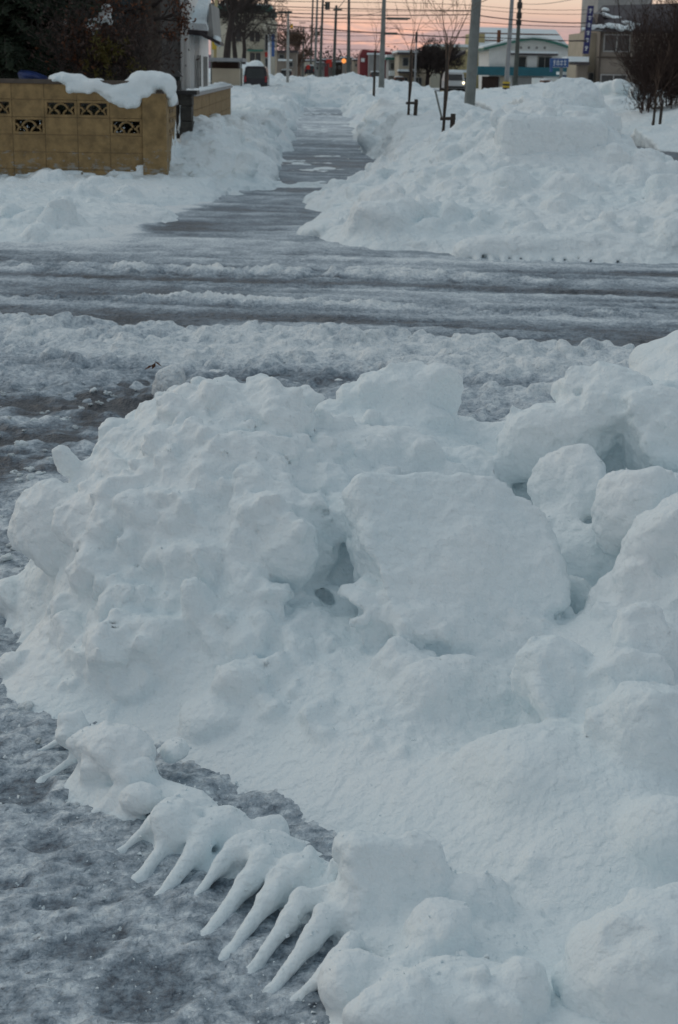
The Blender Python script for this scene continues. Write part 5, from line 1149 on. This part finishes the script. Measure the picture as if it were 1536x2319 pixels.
pole(863.5, 212, 870, 0, 68, 14, 8.5, 'concrete', 'slim grey pole standing in the bank left of the middle sapling', arms=((42, 876, 924), (76, 870, 900)))
pole(789.5, 160, 790.5, 0, 105, 9, 5.5, 'concrete_dark', 'upright dark pole right of the orange lamp far along the bank')
pole(755.5, 178, 762, 12, 112, 8, 5, 'concrete_dark', 'pole with a bare top left of the orange lamp', ext=False, arms=((22, 755, 775),))
pole(725, 175, 731.5, 0, 125, 7, 4.5, 'concrete_dark', 'dark pole with a signal box near its top on a short arm', arms=((12, 730, 742),))
pole(713, 175, 719, 0, 145, 6, 4, 'concrete', 'pale thin pole just left of the one with the signal box')
pole(703, 172, 709, 0, 170, 5, 3.5, 'concrete_dark', 'thin dark pole second from the pale signal mast')
pole(686, 165, 688, 60, 190, 4, 3, 'concrete_dark', 'farthest short pole with a lamp arm above the grey tree', ext=False, arms=((78, 676, 690), (52, 678, 692)))
pole(651.5, 188, 653, 25, 78, 7, 4.5, 'pale_pole', 'pale grey signal mast at the left of the street', ext=False, name='signal_mast', arms=((28, 632, 662),), grp=None)
pole(1146, 206, 1160, 0, 85, 11, 8.5, 'steel', 'smooth grey pole with a yellow sleeve before the white hall')
pole(1167, 192, 1178, 0, 110, 11, 7, 'concrete_dark', 'dark pole with black clamps just right of the smooth grey one', ins=((12, .2), (35, .2), (52, .15)))
pole(939, 205, 944, 72, 95, 5, 3, 'steel', 'thin grey post with a small box, right of the middle sapling', ext=False, ins=((84, .3),))
ys_ = thing('pole_sleeve', 'yellow and black warning sleeve wrapped round the smooth grey pole', 'pole guard', tuple(P(1146, 200, 84.6)))
for i in range(4): MB().tube([P(1146 + i * .3, 203 - i * 4.5, 84.85), P(1146.3 + i * .3, 198.6 - i * 4.5, 84.85)], .20, 12).build('stripe', 'yellow_paint' if i % 2 else 'black', ys_)
def signal(px, py, Y, w_, h_, label, lit=None):
    th = thing('traffic_light', label, 'traffic light', tuple(P(px, py, Y))); pbox(MB(), px - w_, py - h_, px + w_, py + h_, Y - .35, .25).build('housing', 'black' if lit is None else 'yellow_paint', th)
    for i in range(3): c = P(px, py + (i - 1) * h_ * .6, Y - .36); MB().tube([c, c - np.array([0, .05, 0])], w_ * .5 / FP * Y, 10).build('lens', lit if (lit and i == 1) else 'concrete_dark', th)
signal(742, 13, 124.6, 5.5, 9, 'dark traffic light hanging high on the short arm')
signal(660.5, 60, 77.8, 3, 6, 'small yellowish traffic light on the pale signal mast', 'lamp_amber')
th = thing('street_lamp', 'glowing orange lamp at the end of the street', 'lamp', tuple(P(779, 138, 118))); MB().tube([P(779, 175, 118), P(779, 142, 118)], .05, 6).build('post', 'concrete', th)
mb = MB(); c = P(779, 138, 118)
for i in range(6): a0 = -1.57 + 3.14 * i / 6
mb.tube([c + np.array([0, 0, -.17]), c + np.array([0, 0, -.1]), c, c + np.array([0, 0, .1]), c + np.array([0, 0, .17])], [.05, .14, .18, .14, .05], 12); mb.build('globe', 'lamp_orange', th)
# wires
def wire(x0, y0, Y0, x1, y1, Y1, sag, wpx, label='black overhead wire crossing the dusk sky'):
    a = P(x0, y0, Y0); b_ = P(x1, y1, Y1); pts = [a + (b_ - a) * t_ - np.array([0, 0, 4 * sag * t_ * (1 - t_)]) for t_ in np.linspace(0, 1, 17)]
    m_ = MB(); m_.tube(pts, wpx / FP * (Y0 + Y1) / 4, 5); tag(m_.build('overhead_wire', 'wire'), label, 'wire', 'overhead wires crossing the sky', 'thing')
for (x0, y0, x1, y1, w_, sg) in ((560, 12, 1075, 24, 1.8, .05), (560, 20, 1075, 25, 1.0, .05), (560, 26, 1075, 33, 2.0, .1), (560, 37, 868, 44, 1.8, 0), (560, 42, 1075, 52, 1.2, .1), (600, 54, 1075, 86, 2.6, .08), (560, 62, 868, 73, 1.0, .1), (868, 62, 1075, 68, 1.2, .1), (868, 42, 930, 42, 3.4, 0), (620, 30, 868, 26, 1.0, .3), (1078, 34, 1330, 52, 2.4, .12), (1078, 50, 1330, 61, 1.6, .05), (1078, 12, 1330, 22, 1.0, .1), (1078, 20, 1330, 32, 1.0, .1), (1078, 84, 1330, 94, 1.8, 0), (868, 100, 1078, 78, 1.0, .1), (640, 72, 868, 80, 1.0, .1), (600, 92, 790, 100, .8, .05), (600, 104, 868, 112, .9, .05), (700, 85, 868, 92, 1.0, .1), (560, 2, 868, 6, 1.4, .0), (868, 4, 1078, 12, 1.2, 0)):
    wire(x0, y0, 84, x1, y1, 84, sg, w_)
wire(1176, 8, 100, 1420, -40, 60, .3, 1.2, 'thin wire climbing to the right from the dark pole'); wire(762, 22, 112, 800, -30, 90, .1, 1.6, 'thin stay wire climbing right from the bare-topped pole')
wire(1290, 93, 84, 1330, 92, 84, 0, 3.2, 'thicker end of a wire beside the blue vertical sign')

# ------------------------------------------------------------------ right-hand buildings
wb = house('white_hall', 'white gabled hall with a dark green roof edge and a long teal band', 'building', 1205, 122); Yh = 122
gp_ = [P(*q, Yh) for q in ((1108, 205), (1325, 212), (1325, 112), (1300, 108), (1265, 97), (1235, 90), (1208, 86), (1180, 89), (1150, 95), (1125, 101), (1108, 106))]
MB().prism([(q[0], q[2] if i > 1 else 0) for i, q in enumerate(gp_)], Yh, Yh + 8).build('wall', 'white_siding', wb)
ed_ = [(1096, 109), (1125, 102), (1150, 96), (1180, 89.5), (1208, 86), (1235, 89), (1265, 97), (1300, 109), (1345, 121)]
m_ = MB(); ms_ = MB()
for i in range(len(ed_) - 1):
    a = P(*ed_[i], Yh - .6); b_ = P(*ed_[i + 1], Yh - .6); u = .14
    m_.prism([(a[0], a[2] - u), (b_[0], b_[2] - u), (b_[0], b_[2] + .02), (a[0], a[2] + .02)], Yh - .6, Yh + 9); ms_.prism([(a[0], a[2] + .025), (b_[0], b_[2] + .025), (b_[0], b_[2] + .14), (a[0], a[2] + .14)], Yh - .4, Yh + 9)
rf = m_.build('roof', 'green_roof', wb); ms_.build('roof_snow', 'snow_far', rf)
pbox(MB(), 1082, 152, 1318, 172, Yh - .5, .5).build('teal_band', 'teal', wb); window(wb, 1172, 128, 1192, 160, Yh - .05, mull=0); window(wb, 1219, 128, 1250, 160, Yh - .05); window(wb, 1300, 138, 1318, 152, Yh - .05, mull=0)
dr = pbox(MB(), 1194, 126, 1216, 160, Yh - .1, .1).build('door', 'white_paint', wb); pbox(MB(), 1156, 121, 1264, 125, Yh - .9, .9).build('canopy', 'dark_roof', wb); pbox(MB(), 1156, 116, 1264, 121, Yh - .85, .85).build('canopy_snow', 'snow_far', wb)
for q in (1180, 1198, 1216, 1234): c = P(q, 108 + (q - 1200) * .017, Yh - .02); MB().tube([c, c + np.array([0, .1, 0])], .10, 12).build('round_vent', 'grey_wall', wb)
pbox(MB(), 1092, 173, 1130, 206, Yh - .1, .3, 0).build('garage_opening', 'twig_red', wb); pbox(MB(), 1132, 173, 1150, 206, Yh - .1, .2, 0).build('pillar', 'beige', wb)
pbox(MB(), 1160, 174, 1230, 206, Yh - .1, .2, 0).build('lower_wall', 'grey_wall', wb)
cc = pbox(MB(), 1127, 68, 1134, 105, Yh + 1, .4).build('chimney', 'rust', wb)
hb = house('snow_roof_house', 'house behind the hall showing a wide snowy roof and pale yellow side', 'house', 1170, 140); Y2 = 140
a, b_, c, d = P(1085, 112, 136), P(1288, 112, 136), P(1258, 74, 141), P(1083, 68, 141); o_ = np.array([0, 0, .25])
m_ = MB(); m_.add([a, b_, c, d, a + o_, b_ + o_, c + o_, d + o_], [(0, 3, 2, 1), (4, 5, 6, 7), (0, 1, 5, 4), (1, 2, 6, 5), (2, 3, 7, 6), (3, 0, 4, 7)]); m_.build('roof', 'snow_far', hb)
pbox(MB(), 1083, 66, 1259, 69.5, 141, .4).build('ridge', 'rust', hb)
for t_ in (.30, .68):
    q0 = a + (d - a) * t_ + o_; q1 = b_ + (c - b_) * t_ + o_; m_ = MB(); m_.tube([q0, q1], .06, 5); m_.build('snow_guard', 'rust', hb)
pbox(MB(), 1064, 76, 1096, 205, 137, 5, 0).build('side_wall', 'yellow_wall', hb)
an = house('low_green_annex', 'low snow-roofed green annex between the sign post and the taupe house', 'building', 1290, 108); Yn = 108
pbox(MB(), 1222, 178, 1322, 196, Yn - .2, 4).build('roof_snow', 'snow_far', an); pbox(MB(), 1226, 196, 1320, 215, Yn, 3, 0).build('wall', 'green_roof', an); pbox(MB(), 1275, 163, 1322, 170, Yn, 3).build('upper_snow', 'snow_far', an); pbox(MB(), 1290, 170, 1322, 178, Yn, 3).build('upper_wall', 'blue_paint', an)
th_ = house('taupe_house', 'taupe clapboard house with snow on its dark eaves at the right', 'house', 1400, 100); Yt = 100
m_ = MB(); z0 = 0; zt_ = Z(66, Yt, 1400); xa, xb = X(1358, Yt, 120), X(1600, Yt, 120)
while z0 < zt_: m_.add([(xa, Yt - .03, z0), (xb, Yt - .03, z0), (xb, Yt, z0 + .2), (xa, Yt, z0 + .2), (xa, Yt + .01, z0), (xb, Yt + .01, z0)], [(0, 1, 2, 3), (0, 4, 5, 1)]); z0 += .2
m_.build('clapboards', 'taupe', th_); MB().box(xa, xb, Yt + .011, Yt + 8, 0, zt_).build('wall', 'taupe', th_)
m_ = MB(); pbox(m_, 1318, 74, 1357, 225, Yt + 1.5, 6, 0).build('side_wing', 'beige', th_); pbox(MB(), 1308, 145, 1330, 225, Yt + .6, .8, 0).build('porch_wall', 'taupe', th_)
pbox(MB(), 1356, 66, 1360, 225, Yt - .1, .1, 0).build('corner_board', 'coping', th_)
window(th_, 1368, 77, 1428, 118, Yt - .05, 'frame', mull=1); window(th_, 1360, 168, 1420, 192, Yt - .05, 'frame', mull=1); window(th_, 1332, 164, 1345, 196, Yt + 1.45, 'frame', mull=0)
pbox(MB(), 1352, 130, 1600, 134, Yt - .12, .1).build('trim_board', 'coping', th_)
a, b_, c, d = P(1322, 70, 99), P(1620, 78, 99), P(1620, 10, 103), P(1365, 18, 103); o_ = np.array([0, 0, .15]); m_ = MB(); m_.add([a, b_, c, d, a + o_, b_ + o_, c + o_, d + o_], [(0, 3, 2, 1), (4, 5, 6, 7), (0, 1, 5, 4), (1, 2, 6, 5), (2, 3, 7, 6), (3, 0, 4, 7)]); m_.build('roof', 'dark_roof', th_)
pg = [P(*q, 99.5) for q in ((1350, 60), (1368, 62), (1362, 24), (1355, 30))]; MB().prism([(q[0], q[2]) for q in pg], 99.3, 101).build('dormer', 'dark_roof', th_)
pr_ = P(1310, 137, 99.5); pbox(MB(), 1284, 128, 1334, 140, 99.6, 2).build('porch_roof_snow', 'snow_far', th_); pbox(MB(), 1300, 140, 1336, 147, 99.6, 2).build('porch_roof', 'dark_roof', th_)
s = Solid(P(1318, 82, 98.5) - np.array([0, .4, .1]), P(1445, 12, 102.5) + np.array([0, 0, .2]), .06)
for (px, py, Y, rx, rz, tl_) in ((1340, 62, 99, .55, .16, -8), (1325, 65, 99, .35, .12, -8), (1362, 60, 99, .3, .12, 0), (1385, 58, 99.3, .4, .15, 10), (1405, 64, 99, .4, .2, 12), (1425, 62, 99, .4, .2, 0), (1375, 35, 101, .5, .15, 10), (1395, 40, 101, .45, .15, 5), (1370, 22, 102, .3, .12, 15), (1420, 52, 100, .4, .15, 0), (1440, 56, 100, .3, .15, 0)): s.blob(P(px, py, Y - .2), (rx, .4, rz), Euler((0, R(tl_), 0)), k=.1, cuts=3, rng=rng)
s.noise(lambda x, y, z: -.06 * fbm(x, y, z, .4, 3, 4), .12); tag(s.mesh('roof_snow', 'snow_far'), 'patches of snow along the dark eaves of the taupe house', 'snow', kind='thing')
gb = house('grey_block', 'plain grey concrete block rising behind the taupe house roof', 'building', 1390, 130); pbox(MB(), 1357, -120, 1480, 60, 130, 8, 0).build('wall', 'grey_wall', gb); window(gb, 1380, -40, 1410, -5, 129.9)
# vertical navy sign
vs_ = thing('vertical_sign', 'tall navy vertical sign with pale characters at the taupe house corner', 'sign', tuple(P(1330, 122, 98)))
a = P(1327, 122, 98.2); b_ = P(1339, 13, 98.2); hw = 6.3 / FP * 98; dv = b_ - a
MB().add([a + (-hw, 0, 0), a + (hw, 0, 0), b_ + (hw, 0, 0), b_ + (-hw, 0, 0), a + (-hw, .3, 0), a + (hw, .3, 0), b_ + (hw, .3, 0), b_ + (-hw, .3, 0)], [(0, 1, 2, 3), (7, 6, 5, 4), (0, 4, 5, 1), (3, 2, 6, 7), (0, 3, 7, 4), (1, 5, 6, 2)]).build('board', 'navy', vs_)
def glyph(m_, cx, cz, w_, h_, Y, r):
    t_ = w_ * .11; m_.box(cx - w_ / 2, cx + w_ / 2, Y - .012, Y - .002, cz + h_ * .18, cz + h_ * .18 + t_).box(cx - t_ / 2, cx + t_ / 2, Y - .016, Y - .003, cz - h_ / 2, cz + h_ / 2)
    k = r.integers(0, 3)
    if k == 0: m_.box(cx - w_ * .4, cx + w_ * .4, Y - .014, Y - .004, cz - h_ * .3, cz - h_ * .3 + t_)
    elif k == 1: m_.box(cx - w_ * .42, cx - w_ * .42 + t_, Y - .014, Y - .004, cz - h_ * .4, cz + h_ * .1).box(cx + w_ * .3, cx + w_ * .3 + t_, Y - .014, Y - .004, cz - h_ * .4, cz + h_ * .1)
    else: m_.box(cx - w_ * .3, cx + w_ * .3, Y - .018, Y - .005, cz - h_ * .05, cz - h_ * .05 + t_).box(cx - w_ * .45, cx + w_ * .1, Y - .018, Y - .005, cz - h_ * .45, cz - h_ * .45 + t_)
r = np.random.default_rng(3); m_ = MB()
for t_ in (.90, .75, .60, .44, .29, .12): q = a + dv * t_; glyph(m_, q[0], q[2], .24, .28, 98.2, r)
m_.build('characters', 'white_paint', vs_)
m_ = MB()
for t_ in (.5, .85): q = a + dv * t_; m_.tube([q + np.array([hw, .15, 0]), q + np.array([hw + .8, .5, 0])], .03, 5)
m_.build('bracket', 'steel', vs_)
# blue place sign on a concrete post
bs_ = thing('street_sign', 'blue place-name sign with white characters on a pale post', 'sign', tuple(P(1268, 212, 80)))
MB().tube([P(1268, 215, 80), P(1272, 150, 80)], [.10, .085], 12).build('post', 'concrete', bs_)
pbox(MB(), 1246, 132, 1288, 152, 79.6, .12).build('board', 'blue_paint', bs_); pbox(MB(), 1246, 152, 1252, 163, 79.6, .12).build('side_plate', 'blue_paint', bs_)
m_ = MB(); z_ = Z(142, 79.6, 1268)
for i, q in enumerate((1256, 1264, 1272, 1280)): glyph(m_, X(q, 79.6, 142), z_, .16, .30, 79.598, r)
m_.build('characters', 'white_paint', bs_)
# dark shrub at the right
ds = thing('dark_shrub', 'huge dense leafless brown shrub at the right edge before the taupe house', 'shrub', tuple(P(1520, 240, 40)))
r = np.random.default_rng(77); mb = MB(); tips = []
for i in range(95):
    b0 = P(r.uniform(1448, 1680), r.uniform(248, 268), 40 + r.uniform(-1.2, 1.6)); grow(r, b0, np.array([r.normal() * .22, r.normal() * .2, 1]), r.uniform(.35, .95), .018, 4, mb, tips, .35, .42, (2, 4), .80, 3, .0045, 4)
mb.build('twigs', 'twig_red', ds)
pl = []
for k in range(9000):
    h_ = r.uniform(0, 1) ** .9; x = float(np.clip(r.normal() * (.95 - .25 * h_), -1.35, 2)); q = P(1555, 262, 40) + np.array([x, r.normal() * .6, .05 + 3.1 * h_ * (1 - .10 * x * x)]); pl.append(q)
V, F = leaf_mesh(np.array(pl), .06, r, .09); np_part('fine_twigs', V, F, 'twig_red', ds)
# yellow house, car light, etc.
yh = house('yellow_house', 'yellow house with a dark sloping gable board and snowy awning', 'house', 1038, 110); Yy = 110
pg = [P(*q, Yy) for q in ((1012, 205), (1066, 205), (1066, 112), (1052, 119), (1014, 141))]; MB().prism([(q[0], q[2] if i > 1 else 0) for i, q in enumerate(pg)], Yy, Yy + 6).build('wall', 'yellow_wall', yh)
a, b_ = P(1010, 142, Yy - .4), P(1055, 117, Yy - .4); MB().prism([(a[0], a[2] - .12), (b_[0], b_[2] - .12), (b_[0], b_[2] + .1), (a[0], a[2] + .1)], Yy - .5, Yy + 6).build('gable_board', 'dark_roof', yh)
pbox(MB(), 1010, 158, 1058, 164, Yy - 1, 1).build('awning_snow', 'snow_far', yh); pbox(MB(), 1012, 176, 1056, 205, Yy - .1, .1, 0).build('garage_opening', 'black', yh); pbox(MB(), 1012, 164, 1060, 168, Yy - .9, .9).build('awning', 'yellow_wall', yh)
car(1008, 1052, 206, 96, 'car_white', 'car with a bright headlight facing down the street below the yellow house', snow=True, lights='lamp_white', rear=False)
gb2 = house('long_grey_house', 'long grey house with a snowy roof behind the yellow house', 'house', 1020, 135); pbox(MB(), 976, 104, 1066, 200, 135, 6, 0).build('wall', 'cream', gb2); pbox(MB(), 973, 100, 1068, 106, 134.5, 7).build('roof_snow', 'snow_far', gb2)
bb = house('beige_block', 'beige flat-roofed two-storey block with snow on roof and awning', 'building', 938, 118); Yb_ = 118
pbox(MB(), 903, 119, 974, 205, Yb_, 8, 0).build('wall', 'beige', bb); pbox(MB(), 900, 119, 976, 124, Yb_ - .5, 9).build('roof_edge', 'dark_roof', bb); pbox(MB(), 901, 114, 975, 119, Yb_ - .45, 8.9).build('roof_snow', 'snow_far', bb)
pbox(MB(), 902, 162, 944, 166, Yb_ - 1, 1).build('awning', 'dark_roof', bb); pbox(MB(), 902, 157, 944, 162, Yb_ - 1, 1).build('awning_snow', 'snow_far', bb)
window(bb, 912, 130, 926, 150, Yb_ - .05, mull=0); window(bb, 932, 130, 946, 150, Yb_ - .05, mull=0); window(bb, 908, 175, 924, 195, Yb_ - .05); window(bb, 940, 175, 956, 195, Yb_ - .05)
gh_ = house('dark_green_house', 'small house with a dark green roof under snow, right of the slim pole', 'house', 888, 125); pbox(MB(), 880, 134, 903, 200, 125, 5, 0).build('wall', 'grey_wall', gh_); pbox(MB(), 874, 130, 903, 135, 124.6, 6).build('roof', 'green_roof', gh_); pbox(MB(), 876, 124, 902, 130, 124.7, 5.8).build('roof_snow', 'snow_far', gh_); window(gh_, 884, 142, 894, 158, 124.95, mull=0); pbox(MB(), 882, 160, 900, 172, 124, 1).build('porch_snow', 'snow_far', gh_)
rb = house('red_building', 'dark red warehouse with sloping roof far down the street', 'building', 842, 160); Yr_ = 160
pg = [P(*q, Yr_) for q in ((815, 175), (868, 175), (900, 122), (880, 117), (822, 112), (815, 125))]; MB().prism([(q[0], q[2] if i > 1 else 0) for i, q in enumerate(pg)], Yr_, Yr_ + 9).build('wall', 'dark_red', rb)
pbox(MB(), 835, 124, 868, 170, Yr_ - 2, 2, 0).build('front_annex', 'grey_wall', rb); pbox(MB(), 833, 120, 870, 124, Yr_ - 2.2, 2.4).build('annex_snow', 'snow_far', rb); window(rb, 818, 132, 826, 140, Yr_ - .05, 'white_paint', mull=0, pane='white_paint')
lh = house('grey_house', 'grey-brown house with snowy ledges left of the pale signal mast foot', 'house', 636, 130)
pbox(MB(), 614, 118, 672, 180, 130, 6, 0).build('wall', 'taupe', lh); pbox(MB(), 612, 114, 674, 119, 129.6, 7).build('roof', 'dark_roof', lh); pbox(MB(), 630, 134, 662, 138, 129.3, .8).build('ledge_snow', 'snow_far', lh); window(lh, 632, 122, 644, 133, 129.95, mull=0); window(lh, 652, 140, 664, 152, 129.95, mull=0)
# far low buildings closing the street
r = np.random.default_rng(12)
far = [(690, 712, 140, 230, 'cream'), (712, 735, 145, 250, 'grey_wall'), (730, 752, 138, 260, 'dark_red'), (752, 775, 143, 245, 'brown_wall'), (772, 800, 134, 280, 'taupe'), (800, 822, 138, 240, 'beige'), (870, 905, 132, 230, 'dark_red'), (640, 690, 140, 240, 'taupe')]
labs = ['pale low building right of the grey tree', 'grey low building among the thin poles', 'dark red low building beside the bare-topped pole', 'very dark low building left of the orange lamp', 'brownish low building right of the orange lamp', 'beige low building left of the red warehouse', 'dark red roof peeping out behind the green-roofed house', 'wide brown-grey building behind the grey tree']
for (a_, b2, t_, Y, mt), lb in zip(far, labs):
    h_ = thing('far_building', lb, 'building', (X(a_, Y), Y, 0)); pbox(MB(), a_, t_, b2, 175, Y, 8, 0).build('wall', mt, h_); rf = pbox(MB(), a_ - 1, t_ - 3, b2 + 1, t_, Y - .4, 8.8).build('roof', 'dark_roof', h_); pbox(MB(), a_, t_ - 5, b2, t_ - 3, Y - .3, 8.5).build('roof_snow', 'snow_far', rf)
    for q in range(2): xx = a_ + (b2 - a_) * (.2 + .45 * q); window(h_, xx, t_ + 6, xx + (b2 - a_) * .2, t_ + 13, Y - .05, mull=0)
def red_sign(px0, py0, px1, py1, Y, lab):
    h_ = thing('red_sign', lab, 'sign', tuple(P((px0 + px1) / 2, 175, Y))); pbox(MB(), px0, py0, px1, py1, Y, .2).build('board', 'red_sign', h_); c = (px0 + px1) / 2; MB().tube([P(c, 175, Y + .1), P(c, py1, Y + .1)], .06, 6).build('post', 'concrete_dark', h_)
red_sign(694, 147, 702, 157, 135, 'small red sign between the grey tree and the thin poles'); red_sign(739, 134, 752, 143, 138, 'wide red shop sign left of the bare-topped pole'); red_sign(746, 143, 752, 152, 136, 'narrow red sign hanging just under the wide red one')
for i, (a_, b2, pb, Y, mt, lb) in enumerate([(634, 662, 186, 112, 'car_dark', 'snow-covered dark car at the foot of the pale signal mast'), (690, 712, 170, 140, 'car_dark', 'small dark car with snowy roof under the small red sign'), (893, 915, 196, 105, 'rust', 'brown car half hidden by the bank below the green-roofed house'), (1228, 1252, 205, 100, 'rust', 'small brown vehicle under snow before the low annex'), (838, 862, 186, 100, 'car_dark', 'dark car behind the bank at the slim grey pole')]):
    car(a_, b2, pb, Y, mt, lb)
# treeline and hills on the horizon
for i in range(16):
    px = 560 + i * 62 + r.uniform(-15, 15); Y = r.uniform(300, 380)
    rr = np.random.default_rng(100 + i); b0 = np.array([X(px, Y), Y, 0]); t_ = thing('far_tree', 'hazy dark tree on the skyline', 'tree', tuple(b0), 'trees along the far skyline'); MB().tube([b0, b0 + np.array([0, 0, 3])], .3, 6).build('trunk', 'twig', t_)
    pl = b0 + np.array([0, 0, 3.2]) + rr.normal(size=(500, 3)) * np.array([2.2, 1.5, 1.0]); V, F = leaf_mesh(pl, .30, rr, .4); np_part('crown', V, F, 'twig', t_)
xs_ = np.linspace(-1500, 1500, 240); hh = 14 + 12 * fbm(xs_, xs_ * 0, xs_ * 0, 260, 5, 3); V = []; F = []
for i, (x, h_) in enumerate(zip(xs_, hh)): V += [(x, 2200, -2), (x, 2300, max(h_, 3)), (x, 2500, -2)]
for i in range(len(xs_) - 1): F += [(i * 3, (i + 1) * 3, (i + 1) * 3 + 1, i * 3 + 1), (i * 3 + 1, (i + 1) * 3 + 1, (i + 1) * 3 + 2, i * 3 + 2)]
tag(MB().add(V, F).build('hills', 'purple_hill'), kind='structure')

# a dead leaf caught in the slush
lf = G(348, 832, .10); r = np.random.default_rng(1); V = []; F = []
for q in range(3):
    o = np.array([(q - 1) * .022, .01 * q, .006 * q]); a_ = q * 1.3; d = np.array([math.cos(a_), math.sin(a_), .5]) * .024; e = np.array([-math.sin(a_), math.cos(a_), .3]) * .010; n0 = len(V)
    V += [lf + o - d, lf + o + e, lf + o + d, lf + o - e, lf + o + np.array([0, 0, .008])]; F += [(n0, n0 + 1, n0 + 4), (n0 + 1, n0 + 2, n0 + 4), (n0 + 2, n0 + 3, n0 + 4), (n0 + 3, n0, n0 + 4)]
tag(MB().add(V, F).build('dead_leaf', 'leaf_rust'), 'small curled brown leaf lying on the slushy windrow', 'leaf', kind='thing')
